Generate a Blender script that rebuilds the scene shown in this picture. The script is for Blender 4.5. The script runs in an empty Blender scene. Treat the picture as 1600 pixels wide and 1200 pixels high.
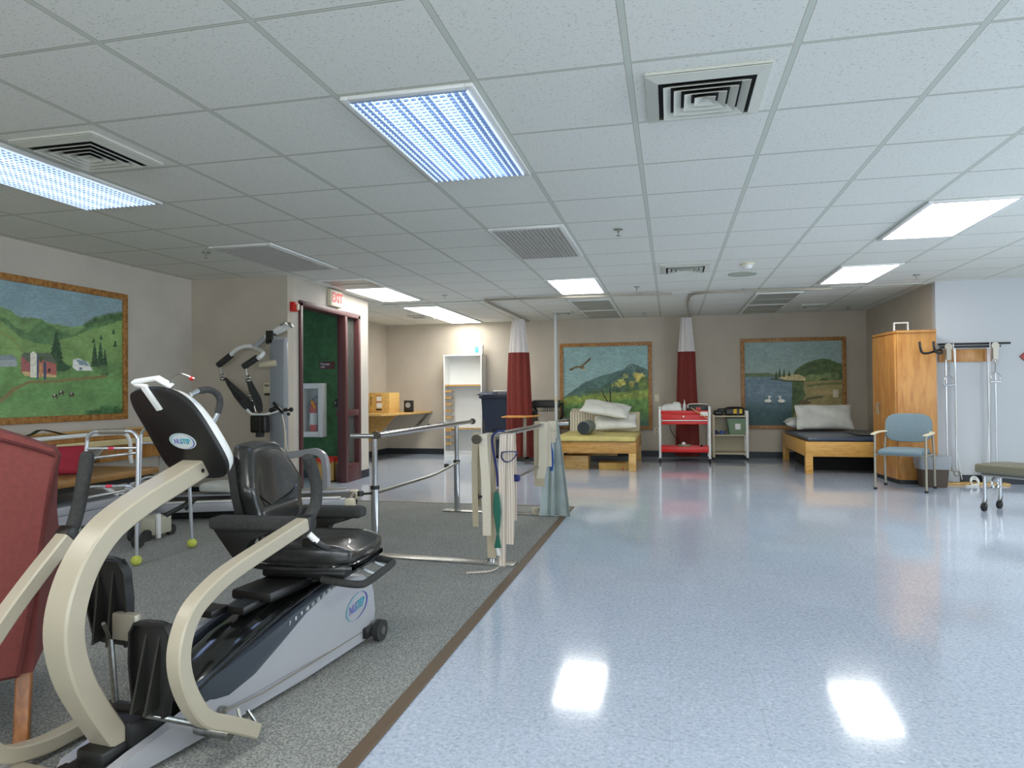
import bpy, bmesh, math, random
import numpy as np
from mathutils import Vector, Matrix
random.seed(7)
PI = math.pi
SC = bpy.context.scene
COL = SC.collection

# ---------------------------------------------------------------- camera
FPX, YAW, PIT, ROL, CH = 1084.1, .2244, .0131, -.0086, 1.09   # solved from the ceiling grid
CZ = 2.3515
cam = bpy.data.cameras.new('camera')
cam.sensor_width = 36; cam.lens = FPX/1600*36; cam.clip_start = .05; cam.clip_end = 100
co = bpy.data.objects.new('camera', cam); COL.objects.link(co)
_F = Vector((-math.sin(YAW)*math.cos(PIT), math.cos(YAW)*math.cos(PIT), math.sin(PIT)))
_R = Vector((math.cos(YAW), math.sin(YAW), 0)); _U = _R.cross(_F)
_cr, _sr = math.cos(ROL), math.sin(ROL)
R2 = _R*_cr + _U*_sr; U2 = -_R*_sr + _U*_cr
co.matrix_world = Matrix(((R2.x, U2.x, -_F.x, 0), (R2.y, U2.y, -_F.y, 0), (R2.z, U2.z, -_F.z, CH), (0, 0, 0, 1)))
SC.camera = co

# ---------------------------------------------------------------- world and exposure
w = bpy.data.worlds.new('daylight'); SC.world = w; w.use_nodes = True
w.node_tree.nodes['Background'].inputs[0].default_value = (.62, .8, 1, 1)
w.node_tree.nodes['Background'].inputs[1].default_value = 1.2
SC.view_settings.view_transform = 'Standard'; SC.view_settings.look = 'None'
SC.view_settings.gamma = 1; SC.view_settings.use_curve_mapping = False
SC.view_settings.exposure = 0.2
SC.cycles.max_bounces = 7; SC.cycles.diffuse_bounces = 5; SC.cycles.sample_clamp_indirect = 6
E_LIT = 11.5          # lit ceiling diffusers
E_SOFT = 7.0         # tubes seen through the louvres
def area(name, loc, rot, sx, sy, power, color):
    l = bpy.data.lights.new(name, 'AREA'); l.shape = 'RECTANGLE'; l.size = sx; l.size_y = sy
    l.energy = power; l.color = color
    o = bpy.data.objects.new(name, l); COL.objects.link(o); o.location = loc; o.rotation_euler = rot
    return o
area('window_daylight', (6.05, 3.9, 1.45), (0, PI/2, 0), 1.4, 5.6, 185, (.80, .90, 1))
area('rear_window_daylight', (.6, -3.05, 1.45), (PI/2, 0, 0), 7.4, 1.4, 165, (.88, .95, 1))

# ---------------------------------------------------------------- pixel -> point (measuring only)
def ray(px, py):
    return _F + R2*((px-800)/FPX) + U2*((600-py)/FPX)
def AY(px, py, y): r = ray(px, py); t = y/r.y; return Vector((r.x*t, y, r.z*t+CH))
def AX(px, py, x): r = ray(px, py); t = x/r.x; return Vector((x, r.y*t, r.z*t+CH))
def AZ(px, py, z=0): r = ray(px, py); t = (z-CH)/r.z; return Vector((r.x*t, r.y*t, z))

# ---------------------------------------------------------------- materials
def lin(c):
    o = []
    for v in c[:3]:
        v = v/255; o.append(v/12.92 if v <= .04045 else ((v+.055)/1.055)**2.4)
    return (*o, 1)
def mat(name, rgb, rough=.5, metal=0, noise=0, ns=20, bump=0, bs=60, coat=0, spec=.5, rgb2=None):
    m = bpy.data.materials.new(name); m.use_nodes = True; nt = m.node_tree; b = nt.nodes['Principled BSDF']
    b.inputs['Base Color'].default_value = lin(rgb); b.inputs['Roughness'].default_value = rough
    b.inputs['Metallic'].default_value = metal; b.inputs['Specular IOR Level'].default_value = spec
    b.inputs['Coat Weight'].default_value = coat
    tc = nt.nodes.new('ShaderNodeTexCoord')
    if noise or rgb2:
        n = nt.nodes.new('ShaderNodeTexNoise'); n.inputs['Scale'].default_value = ns; n.inputs['Detail'].default_value = 4
        nt.links.new(tc.outputs['Object'], n.inputs['Vector'])
        r = nt.nodes.new('ShaderNodeValToRGB'); nt.links.new(n.outputs['Fac'], r.inputs['Fac'])
        a = rgb2 or [max(0, v*(1-noise)) for v in rgb]; c = rgb if rgb2 else [min(255, v*(1+noise)) for v in rgb]
        r.color_ramp.elements[0].position = .35; r.color_ramp.elements[1].position = .65
        r.color_ramp.elements[0].color = lin(a); r.color_ramp.elements[1].color = lin(c)
        nt.links.new(r.outputs['Color'], b.inputs['Base Color'])
    if bump:
        n2 = nt.nodes.new('ShaderNodeTexNoise'); n2.inputs['Scale'].default_value = bs
        nt.links.new(tc.outputs['Object'], n2.inputs['Vector'])
        bp = nt.nodes.new('ShaderNodeBump'); bp.inputs['Strength'].default_value = bump; bp.inputs['Distance'].default_value = .004
        nt.links.new(n2.outputs['Fac'], bp.inputs['Height']); nt.links.new(bp.outputs['Normal'], b.inputs['Normal'])
    return m
def wood(name, c1, c2, scale=(1, 1, 12), rough=.45, ns=6):
    m = mat(name, c1, rough); nt = m.node_tree; b = nt.nodes['Principled BSDF']
    tc = nt.nodes.new('ShaderNodeTexCoord'); mp = nt.nodes.new('ShaderNodeMapping'); mp.inputs['Scale'].default_value = scale
    n = nt.nodes.new('ShaderNodeTexNoise'); n.inputs['Scale'].default_value = ns; n.inputs['Detail'].default_value = 5; n.inputs['Distortion'].default_value = .6
    r = nt.nodes.new('ShaderNodeValToRGB'); r.color_ramp.elements[0].color = lin(c2); r.color_ramp.elements[1].color = lin(c1)
    r.color_ramp.elements[0].position = .35; r.color_ramp.elements[1].position = .62
    nt.links.new(tc.outputs['Object'], mp.inputs[0]); nt.links.new(mp.outputs[0], n.inputs['Vector'])
    nt.links.new(n.outputs['Fac'], r.inputs['Fac']); nt.links.new(r.outputs['Color'], b.inputs['Base Color'])
    return m
def emis(name, rgb, s):
    m = bpy.data.materials.new(name); m.use_nodes = True; nt = m.node_tree; b = nt.nodes['Principled BSDF']
    b.inputs['Base Color'].default_value = lin(rgb); b.inputs['Emission Color'].default_value = lin(rgb)
    b.inputs['Emission Strength'].default_value = s
    return m
def glass(name, rgb=(235, 245, 240), rough=.03, alpha=.25):
    m = bpy.data.materials.new(name); m.use_nodes = True; b = m.node_tree.nodes['Principled BSDF']
    b.inputs['Base Color'].default_value = lin(rgb); b.inputs['Roughness'].default_value = rough; b.inputs['Alpha'].default_value = alpha
    return m

def nodegraph(m):
    nt = m.node_tree
    def N(t, **k):
        n = nt.nodes.new(t)
        for a, v in k.items(): setattr(n, a, v)
        return n
    def math_(op, a, b=None, c=None):
        n = N('ShaderNodeMath', operation=op)
        for i, v in enumerate((a, b, c)):
            if v is None: continue
            if isinstance(v, (int, float)): n.inputs[i].default_value = v
            else: nt.links.new(v, n.inputs[i])
        return n.outputs[0]
    return nt, N, math_

GX0, GY0, T = -.1455, 2.6778, .61      # ceiling grid origin and module
def ceiling_mat():
    m = mat('ceiling_tile', (226, 227, 219), .9, spec=.2); nt, N, M = nodegraph(m); b = nt.nodes['Principled BSDF']
    tc = N('ShaderNodeTexCoord'); sx = N('ShaderNodeSeparateXYZ'); nt.links.new(tc.outputs['Object'], sx.inputs[0])
    def edge(o, off):
        f = M('FRACT', M('MULTIPLY', M('SUBTRACT', o, off-100*T), 1/T))
        return M('MULTIPLY', M('MINIMUM', f, M('SUBTRACT', 1.0, f)), T)
    d = M('MINIMUM', edge(sx.outputs[0], GX0), edge(sx.outputs[1], GY0))
    dx, dy = edge(sx.outputs[0], GX0), edge(sx.outputs[1], GY0)
    barx, bary = M('LESS_THAN', dx, .0115), M('LESS_THAN', dy, .0055); bar = M('MAXIMUM', barx, bary)
    tile_edge_shade = M('MAXIMUM', M('LESS_THAN', dx, .0135), M('LESS_THAN', dy, .0085))  # dark lines beside the bars, shadow of the tile edges put into colour
    vo = N('ShaderNodeTexNoise'); vo.inputs['Scale'].default_value = 120; vo.inputs['Detail'].default_value = 2; vo.inputs['Roughness'].default_value = .7
    mp = N('ShaderNodeMapping'); mp.inputs['Scale'].default_value = (.6, 1, 1)
    nt.links.new(tc.outputs['Object'], mp.inputs[0]); nt.links.new(mp.outputs[0], vo.inputs['Vector'])
    pit = N('ShaderNodeValToRGB'); nt.links.new(vo.outputs['Fac'], pit.inputs['Fac'])
    pit.color_ramp.elements[0].position = .33; pit.color_ramp.elements[0].color = lin((192, 191, 182))
    pit.color_ramp.elements[1].position = .40; pit.color_ramp.elements[1].color = lin((227, 227, 218))
    m1 = N('ShaderNodeMix', data_type='RGBA'); nt.links.new(tile_edge_shade, m1.inputs[0]); nt.links.new(pit.outputs[0], m1.inputs[6]); m1.inputs[7].default_value = lin((152, 141, 118))
    m2 = N('ShaderNodeMix', data_type='RGBA'); nt.links.new(bar, m2.inputs[0]); nt.links.new(m1.outputs[2], m2.inputs[6]); m2.inputs[7].default_value = lin((200, 204, 192))
    nt.links.new(m2.outputs[2], b.inputs['Base Color'])
    h = M('ADD', M('MULTIPLY', vo.outputs['Fac'], .35), M('MULTIPLY', bar, 0))
    bp = N('ShaderNodeBump'); bp.inputs['Strength'].default_value = .25; bp.inputs['Distance'].default_value = .003
    nt.links.new(h, bp.inputs['Height']); nt.links.new(bp.outputs[0], b.inputs['Normal'])
    return m
def floor_mat():
    m = mat('vinyl_floor', (168, 184, 204), .16, coat=.25); nt, N, M = nodegraph(m); b = nt.nodes['Principled BSDF']
    b.inputs['Coat Roughness'].default_value = .05
    tc = N('ShaderNodeTexCoord')
    n1 = N('ShaderNodeTexNoise'); n1.inputs['Scale'].default_value = 70; n1.inputs['Detail'].default_value = 3; n1.inputs['Roughness'].default_value = .65; n1.inputs['Distortion'].default_value = .7
    n2 = N('ShaderNodeTexNoise'); n2.inputs['Scale'].default_value = 1.1; n2.inputs['Detail'].default_value = 2
    for n in (n1, n2): nt.links.new(tc.outputs['Object'], n.inputs['Vector'])
    r = N('ShaderNodeValToRGB'); nt.links.new(n1.outputs['Fac'], r.inputs['Fac']); e = r.color_ramp.elements
    e[0].position = .33; e[0].color = lin((160, 171, 186)); e[1].position = .47; e[1].color = lin((180, 190, 206))
    x = e.new(.62); x.color = lin((192, 201, 215)); x = e.new(.70); x.color = lin((208, 213, 221))
    sx = N('ShaderNodeSeparateXYZ'); nt.links.new(tc.outputs['Object'], sx.inputs[0])
    def edge(o, off):
        f = M('FRACT', M('MULTIPLY', M('SUBTRACT', o, off-100*.305), 1/.305)); return M('MULTIPLY', M('MINIMUM', f, M('SUBTRACT', 1.0, f)), .305)
    d = M('MINIMUM', edge(sx.outputs[0], -.93), edge(sx.outputs[1], .1)); seam = M('MULTIPLY', M('LESS_THAN', d, .0008), .16)
    wn = N('ShaderNodeTexWhiteNoise', noise_dimensions='2D'); sn = N('ShaderNodeVectorMath', operation='FLOOR')
    sc = N('ShaderNodeVectorMath', operation='SCALE'); sc.inputs['Scale'].default_value = 1/.305
    sh = N('ShaderNodeVectorMath', operation='SUBTRACT'); sh.inputs[1].default_value = (-.93-30.5, .1-30.5, 0)
    nt.links.new(tc.outputs['Object'], sh.inputs[0]); nt.links.new(sh.outputs[0], sc.inputs[0]); nt.links.new(sc.outputs[0], sn.inputs[0]); nt.links.new(sn.outputs[0], wn.inputs['Vector'])
    k = M('ADD', .93, M('ADD', M('MULTIPLY', wn.outputs['Value'], .05), M('MULTIPLY', n2.outputs['Fac'], .08)))
    k = M('SUBTRACT', k, seam)
    mm = N('ShaderNodeVectorMath', operation='SCALE'); nt.links.new(r.outputs[0], mm.inputs[0]); nt.links.new(k, mm.inputs['Scale'])
    nt.links.new(mm.outputs[0], b.inputs['Base Color'])
    n3 = N('ShaderNodeTexNoise'); n3.inputs['Scale'].default_value = 7; nt.links.new(tc.outputs['Object'], n3.inputs['Vector'])
    bp = N('ShaderNodeBump'); bp.inputs['Strength'].default_value = .02; bp.inputs['Distance'].default_value = .01
    nt.links.new(n3.outputs['Fac'], bp.inputs['Height']); nt.links.new(bp.outputs[0], b.inputs['Normal']); nt.links.new(bp.outputs[0], b.inputs['Coat Normal'])
    nt.links.new(M('ADD', .075, M('MULTIPLY', n1.outputs['Fac'], .05)), b.inputs['Roughness'])
    return m
def carpet_mat():
    m = mat('carpet_grey', (118, 122, 124), .95, spec=.1); nt, N, M = nodegraph(m); b = nt.nodes['Principled BSDF']
    tc = N('ShaderNodeTexCoord'); n1 = N('ShaderNodeTexNoise'); n1.inputs['Scale'].default_value = 130; n1.inputs['Detail'].default_value = 3
    n2 = N('ShaderNodeTexNoise'); n2.inputs['Scale'].default_value = 3; n2.inputs['Detail'].default_value = 3
    for n in (n1, n2): nt.links.new(tc.outputs['Object'], n.inputs['Vector'])
    r = N('ShaderNodeValToRGB'); nt.links.new(n1.outputs['Fac'], r.inputs['Fac']); e = r.color_ramp.elements
    e[0].position = .36; e[0].color = lin((112, 114, 112)); e[1].position = .5; e[1].color = lin((142, 143, 139)); x = e.new(.66); x.color = lin((172, 171, 162))
    mm = N('ShaderNodeVectorMath', operation='SCALE'); nt.links.new(r.outputs[0], mm.inputs[0]); nt.links.new(M('ADD', .86, M('MULTIPLY', n2.outputs['Fac'], .24)), mm.inputs['Scale'])
    nt.links.new(mm.outputs[0], b.inputs['Base Color'])
    bp = N('ShaderNodeBump'); bp.inputs['Strength'].default_value = .5; bp.inputs['Distance'].default_value = .005
    nt.links.new(n1.outputs['Fac'], bp.inputs['Height']); nt.links.new(bp.outputs[0], b.inputs['Normal'])
    return m
M_CEIL, M_FLOOR, M_CARPET = ceiling_mat(), floor_mat(), carpet_mat()
W_MAIN = mat('wall_paint', (192, 184, 172), .8, noise=.02, ns=3, bump=.15, bs=140)
W_BEIGE = mat('wall_beige', (186, 176, 160), .8, noise=.02, ns=3, bump=.15, bs=140)
W_GREEN = mat('green_wall', (60, 102, 64), .8, noise=.08, ns=14)
M_BASE = mat('baseboard_rubber', (34, 40, 46), .5)
M_WHITE = mat('white_enamel', (226, 226, 222), .35)
M_GRID = mat('grid_white', (186, 188, 180), .5)
M_CREAM = mat('cream_plastic', (214, 204, 176), .45)
M_CHROME = mat('chrome', (200, 202, 205), .16, 1)
M_STEEL = mat('brushed_steel', (165, 165, 160), .32, 1, noise=.06, ns=60)
M_ALU = mat('aluminium', (205, 208, 212), .3, .85)
M_BLACK = mat('black_plastic', (24, 24, 22), .42, noise=.15, ns=8)
M_BLACKG = mat('gloss_black', (20, 20, 20), .17, coat=.5)
M_VINYL = mat('black_vinyl', (40, 40, 38), .27, noise=.08, ns=30, bump=.12, bs=180, coat=.2)
M_FOAM = mat('foam_grip', (48, 48, 46), .85, noise=.12, ns=90, bump=.3, bs=200)
M_RUBBER = mat('rubber', (26, 26, 26), .7)
M_BEIGE = mat('machine_beige', (170, 161, 141), .33, noise=.015, ns=4)
M_GREYP = mat('machine_grey', (164, 164, 168), .3, coat=.2)
M_SLATE = mat('slate_panel', (62, 68, 76), .4)
M_MAROON = mat('maroon_paint', (82, 44, 43), .45)
M_OAK = wood('oak', (190, 136, 70), (166, 108, 48), (2, 2, .35), .4, 9)
M_FRAME = wood('frame_wood', (178, 128, 66), (132, 86, 38), (3, 3, 3), .45, 9)
M_MAPLE = wood('maple', (206, 168, 104), (186, 144, 80), (1.5, 6, 6), .45, 5)
M_TAN = mat('tan_vinyl', (150, 110, 62), .4, noise=.08, ns=12)
M_MUSTARD = mat('mustard_vinyl', (186, 172, 104), .55, noise=.05, ns=8)
M_BURG = mat('burgundy_cloth', (112, 52, 47), .85, noise=.04, ns=60, bump=.3, bs=240)
M_CURT = mat('burgundy_curtain', (112, 40, 32), .85, noise=.06, ns=30)
M_MESH = mat('white_mesh', (206, 200, 196), .9, noise=.04, ns=90)
M_LEG = wood('chair_leg_wood', (164, 104, 52), (128, 76, 34), (6, 6, 1.5), .35, 7)
M_RED = mat('red_enamel', (200, 28, 22), .35)
M_LINEN = mat('white_linen', (214, 214, 206), .85, noise=.03, ns=8, bump=.4, bs=14)
M_STRIPE = mat('striped_cotton', (208, 200, 178), .9)
M_CARD = mat('cardboard', (206, 164, 92), .85, noise=.04, ns=20)
M_BLUEBIN = mat('navy_plastic', (28, 38, 56), .4, noise=.05, ns=10)
M_CHAIRB = mat('blue_upholstery', (112, 130, 138), .8, noise=.06, ns=120, bump=.25, bs=250)
M_TAUPE = mat('taupe_metal', (148, 142, 128), .35, .4)
M_YEL = mat('tennis_yellow', (186, 192, 84), .9, noise=.06, ns=60)
M_PINK = mat('pink_tape', (226, 64, 92), .5)
M_WEB = mat('cotton_webbing', (214, 204, 184), .9, noise=.03, ns=300)
M_WEBT = mat('tan_webbing', (190, 178, 152), .9, noise=.03, ns=300)
M_NAVY = mat('navy_strap', (26, 34, 92), .7)
M_BLUE = mat('blue_band', (30, 78, 150), .5)
M_GREEN = mat('green_band', (20, 96, 76), .5)
M_GREYB = mat('grey_green_sheet', (160, 172, 170), .55, noise=.05, ns=6)
M_GREY = mat('grey_metal', (158, 160, 158), .45, noise=.04, ns=10)
M_LGREY = mat('light_grey_metal', (190, 194, 194), .4)
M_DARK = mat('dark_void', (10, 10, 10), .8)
M_LIT = emis('lit_diffuser', (255, 254, 250), E_LIT)
M_TUBE = emis('fluorescent_tube', (206, 226, 255), E_SOFT)
M_GLOW = emis('glowing_reflector', (168, 194, 228), .95)  # tube light thrown back by the housing, put in as emission
M_BLADE = emis('blade_tube_glow', (214, 230, 255), .6)  # long louvre blades, bright streaks of tube light put in as emission
M_CROSS = mat('shaded_cross_blade', (132, 150, 176), .4)  # cross blades of the same louvre, dark dashes between streaks put into colour
M_OFF = mat('unlit_prismatic_lens', (160, 160, 148), .35, noise=.06, ns=80, bump=.4, bs=120)
M_LOUV = mat('louvre_white', (196, 212, 236), .35, .0)
M_LOUVD = mat('dark_louvre', (190, 187, 180), .5, .0)
M_EXIT = emis('exit_sign_face', (206, 198, 180), .05)
M_EXITR = mat('exit_red', (176, 14, 14), .5)
M_STONE = mat('speckled_case', (200, 198, 190), .5)

# ---------------------------------------------------------------- mesh builder
class MB:
    def __init__(s): s.bm = bmesh.new(); s.mi = 0
    def _paint(s, faces):
        for f in faces: f.material_index = s.mi
    def box(s, a, b, bev=0, seg=2, M=None):
        a, b = Vector(a), Vector(b); c = (a+b)/2; d = b-a
        r = bmesh.ops.create_cube(s.bm, size=1); vs = r['verts']
        for v in vs: v.co = Vector((v.co.x*abs(d.x), v.co.y*abs(d.y), v.co.z*abs(d.z))) + c
        fs = list({f for v in vs for f in v.link_faces}); s._paint(fs)
        if bev:
            bev = min(bev, min(abs(d.x), abs(d.y), abs(d.z))*.49)
            r = bmesh.ops.bevel(s.bm, geom=list({e for f in fs for e in f.edges}), offset=bev, segments=seg, affect='EDGES', profile=.5)
            s._paint(r['faces']); vs = list({v for f in r['faces'] for v in f.verts} | {v for f in fs if f.is_valid for v in f.verts})
        if M is not None:
            for v in set(vs):
                if v.is_valid: v.co = M @ v.co
        return s
    def obox(s, p0, p1, w, h, bev=0, up=(0, 0, 1)):
        """bar from p0 to p1, w across, h along up"""
        p0, p1 = Vector(p0), Vector(p1); x = (p1-p0); L = x.length; x.normalize(); u = Vector(up)
        y = u.cross(x)
        if y.length < 1e-4: y = Vector((0, 1, 0)).cross(x)
        y.normalize(); z = x.cross(y)
        M = Matrix(((x.x, y.x, z.x, p0.x), (x.y, y.y, z.y, p0.y), (x.z, y.z, z.z, p0.z), (0, 0, 0, 1)))
        return s.box((0, -w/2, -h/2), (L, w/2, h/2), bev, 2, M)
    def cyl(s, p0, p1, r, r1=None, n=20, caps=True):
        return s.tube([p0, p1], r, n, r1=r1, caps=caps)
    def tube(s, pts, r, n=12, r1=None, caps=True, radii=None):
        pts = [Vector(p) for p in pts]; k = len(pts)
        rad = radii or [r + ((r1 if r1 is not None else r)-r)*i/(k-1) for i in range(k)]
        rings = []; prev = None
        for i, p in enumerate(pts):
            t = (pts[min(i+1, k-1)]-pts[max(i-1, 0)]).normalized()
            if prev is None:
                a = Vector((0, 0, 1)) if abs(t.z) < .9 else Vector((1, 0, 0)); u = t.cross(a).normalized()
            else:
                u = prev - t*prev.dot(t); u.normalize()
            prev = u; v = t.cross(u)
            rings.append([s.bm.verts.new(p+(u*math.cos(2*PI*j/n)+v*math.sin(2*PI*j/n))*rad[i]) for j in range(n)])
        fs = []
        for a, b in zip(rings, rings[1:]):
            for j in range(n): fs.append(s.bm.faces.new((a[j], a[(j+1) % n], b[(j+1) % n], b[j])))
        if caps: fs.append(s.bm.faces.new(rings[0][::-1])); fs.append(s.bm.faces.new(rings[-1]))
        s._paint(fs); return s
    def sweep(s, pts, side, wid, thk, bev=0, close=True):
        """rectangular section swept along pts; side = constant width direction; thk across the path"""
        pts = [Vector(p) for p in pts]; k = len(pts); side = Vector(side).normalized(); rings = []
        if not hasattr(wid, '__len__'): wid = [wid]*k
        if not hasattr(thk, '__len__'): thk = [thk]*k
        for i, p in enumerate(pts):
            t = (pts[min(i+1, k-1)]-pts[max(i-1, 0)]).normalized(); nrm = t.cross(side).normalized()
            W, H = wid[i]/2, thk[i]/2; c = min(bev, W*.9, H*.9)
            if c > 0: prof = [(-W+c, -H), (W-c, -H), (W, -H+c), (W, H-c), (W-c, H), (-W+c, H), (-W, H-c), (-W, -H+c)]
            else: prof = [(-W, -H), (W, -H), (W, H), (-W, H)]
            rings.append([s.bm.verts.new(p+side*a+nrm*b) for a, b in prof])
        n = len(rings[0]); fs = []
        for a, b in zip(rings, rings[1:]):
            for j in range(n): fs.append(s.bm.faces.new((a[j], a[(j+1) % n], b[(j+1) % n], b[j])))
        fs.append(s.bm.faces.new(rings[0][::-1])); fs.append(s.bm.faces.new(rings[-1])); s._paint(fs); return s
    def prism(s, poly, vec, bev=0, seg=2):
        vec = Vector(vec); a = [s.bm.verts.new(Vector(p)) for p in poly]; b = [s.bm.verts.new(Vector(p)+vec) for p in poly]; n = len(a)
        fs = [s.bm.faces.new(a[::-1]), s.bm.faces.new(b)]
        for j in range(n): fs.append(s.bm.faces.new((a[j], a[(j+1) % n], b[(j+1) % n], b[j])))
        s._paint(fs)
        if bev:
            es = list(fs[0].edges)+list(fs[1].edges)
            r = bmesh.ops.bevel(s.bm, geom=es, offset=bev, segments=seg, affect='EDGES', profile=.5); s._paint(r['faces'])
        return s
    def loft(s, sections, cap=True):
        """list of rings with equal count"""
        R = [[s.bm.verts.new(Vector(p)) for p in ring] for ring in sections]; n = len(R[0]); fs = []
        for a, b in zip(R, R[1:]):
            for j in range(n): fs.append(s.bm.faces.new((a[j], a[(j+1) % n], b[(j+1) % n], b[j])))
        if cap: fs.append(s.bm.faces.new(R[0][::-1])); fs.append(s.bm.faces.new(R[-1]))
        s._paint(fs); return s
    def ball(s, c, r, sc=(1, 1, 1), n=16):
        q = bmesh.ops.create_uvsphere(s.bm, u_segments=n, v_segments=max(6, n//2), radius=r)
        for v in q['verts']: v.co = Vector((v.co.x*sc[0], v.co.y*sc[1], v.co.z*sc[2]))+Vector(c)
        s._paint({f for v in q['verts'] for f in v.link_faces}); return s
    def torus(s, c, axis, R, r, n=28, m=10):
        ax = Vector(axis).normalized(); u = ax.orthogonal().normalized(); v = ax.cross(u)
        pts = [Vector(c)+(u*math.cos(2*PI*i/n)+v*math.sin(2*PI*i/n))*R for i in range(n)]
        rings = []
        for i, p in enumerate(pts):
            d = (p-Vector(c)).normalized(); rings.append([s.bm.verts.new(p+(d*math.cos(2*PI*j/m)+ax*math.sin(2*PI*j/m))*r) for j in range(m)])
        for i in range(n):
            a, b = rings[i], rings[(i+1) % n]
            s._paint([s.bm.faces.new((a[j], a[(j+1) % m], b[(j+1) % m], b[j])) for j in range(m)])
        return s
    def pad(s, a, b, r=.03, puff=.0, n=10, M=None):
        """rounded cushion: subdivided superellipsoid box"""
        a, b = Vector(a), Vector(b); c = (a+b)/2; h = (b-a)/2
        N_ = n+1; vs = []; F = []
        tmp = bmesh.new(); q = bmesh.ops.create_cube(tmp, size=2); bmesh.ops.subdivide_edges(tmp, edges=tmp.edges[:], cuts=n, use_grid_fill=True)
        tmp.verts.index_update(); tmp.verts.ensure_lookup_table(); mp_ = {}
        for v in tmp.verts: nv = s.bm.verts.new(v.co); mp_[v.index] = nv; vs.append(nv)
        for fc in tmp.faces: F.append(s.bm.faces.new([mp_[v.index] for v in fc.verts]))
        tmp.free()
        inner = Vector((max(h.x-r, .0), max(h.y-r, .0), max(h.z-r, .0)))
        for v in vs:
            x = v.co.copy(); g = Vector((math.copysign(abs(x.x)**.7, x.x)*h.x, math.copysign(abs(x.y)**.7, x.y)*h.y, x.z*h.z))
            k = Vector((max(-inner.x, min(inner.x, g.x)), max(-inner.y, min(inner.y, g.y)), max(-inner.z, min(inner.z, g.z))))
            d = g-k
            if d.length > 1e-9:
                m = max(abs(d.x), abs(d.y), abs(d.z)); p = k + d.normalized()*min(m, r)
            else: p = g
            if puff: p.z += puff*(1-x.x**2)*(1-x.y**2)*(1 if x.z > 0 else -.2)*abs(x.z)
            v.co = p + c
            if M is not None: v.co = M @ v.co
        s._paint(F); return s
    def build(s, name, mats, parent=None, world=False, smooth=True, ang=35, sub=0):
        if not isinstance(mats, (list, tuple)): mats = [mats]
        if world and parent is not None:
            inv = WM[parent.name].inverted()
            for v in s.bm.verts: v.co = inv @ v.co
        bmesh.ops.recalc_face_normals(s.bm, faces=s.bm.faces)
        me = bpy.data.meshes.new(name); s.bm.to_mesh(me); s.bm.free()
        for m in mats: me.materials.append(m)
        if smooth: me.shade_smooth(); me.set_sharp_from_angle(angle=math.radians(ang))
        o = bpy.data.objects.new(name, me); COL.objects.link(o)
        if parent is not None: o.parent = parent; WM[o.name] = WM[parent.name]
        else: WM[o.name] = Matrix.Identity(4)
        if sub:
            md = o.modifiers.new('sub', 'SUBSURF'); md.levels = md.render_levels = sub
        return o
WM = {}
def thing(name, label, cat, loc=(0, 0, 0), rz=0, group=None):
    o = bpy.data.objects.new(name, None); COL.objects.link(o); o.location = loc; o.rotation_euler = (0, 0, rz)
    o.empty_display_size = .1
    WM[o.name] = Matrix.Translation(Vector(loc)) @ Matrix.Rotation(rz, 4, 'Z')
    o['label'] = label; o['category'] = cat
    if group: o['group'] = group
    return o
def tag(o, label, cat, group=None, kind=None):
    o['label'] = label; o['category'] = cat
    if group: o['group'] = group
    if kind: o['kind'] = kind
    return o
def struct(o): o['kind'] = 'structure'; return o
def dup(root, loc, rz, label, group=None):
    r = root.copy(); COL.objects.link(r); r.location = loc; r.rotation_euler = (0, 0, rz); r['label'] = label
    if group: r['group'] = group
    WM[r.name] = Matrix.Translation(Vector(loc)) @ Matrix.Rotation(rz, 4, 'Z')
    for ch in list(root.children):
        c = ch.copy(); COL.objects.link(c); c.parent = r
        for g in ch.children:
            d = g.copy(); COL.objects.link(d); d.parent = c
    return r
def text(name, body, size, m, parent, M, ext=.001, align='CENTER', sx=1, shear=0, off=0):
    cu = bpy.data.curves.new(name, 'FONT'); cu.body = body; cu.size = size; cu.extrude = ext; cu.align_x = align; cu.align_y = 'CENTER'; cu.shear = shear; cu.offset = off
    o = bpy.data.objects.new(name, cu); COL.objects.link(o); dg = bpy.context.evaluated_depsgraph_get()
    me = bpy.data.meshes.new_from_object(o.evaluated_get(dg)); COL.objects.unlink(o); bpy.data.objects.remove(o)
    me.name = name; Mx = M @ Matrix.Diagonal((sx, 1, 1, 1))
    if parent is not None: Mx = WM[parent.name].inverted() @ Mx
    me.transform(Mx); me.materials.clear(); me.materials.append(m)
    o = bpy.data.objects.new(name, me); COL.objects.link(o); o.parent = parent
    WM[o.name] = WM[parent.name] if parent is not None else Matrix.Identity(4)
    return o
def basis(o, x, y, z=None):
    x, y = Vector(x).normalized(), Vector(y).normalized(); z = Vector(z).normalized() if z is not None else x.cross(y)
    o = Vector(o); return Matrix(((x.x, y.x, z.x, o.x), (x.y, y.y, z.y, o.y), (x.z, y.z, z.z, o.z), (0, 0, 0, 1)))
def smoothpath(pts, n=8):
    """Catmull-Rom through pts"""
    P = [Vector(p) for p in pts]; P = [P[0]*2-P[1]]+P+[P[-1]*2-P[-2]]; out = []
    for i in range(1, len(P)-2):
        for j in range(n):
            t = j/n; a, b, c, d = P[i-1], P[i], P[i+1], P[i+2]
            out.append(.5*((2*b)+(c-a)*t+(2*a-5*b+4*c-d)*t*t+(3*b-a-3*c+d)*t**3))
    out.append(P[-2]); return out

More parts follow.
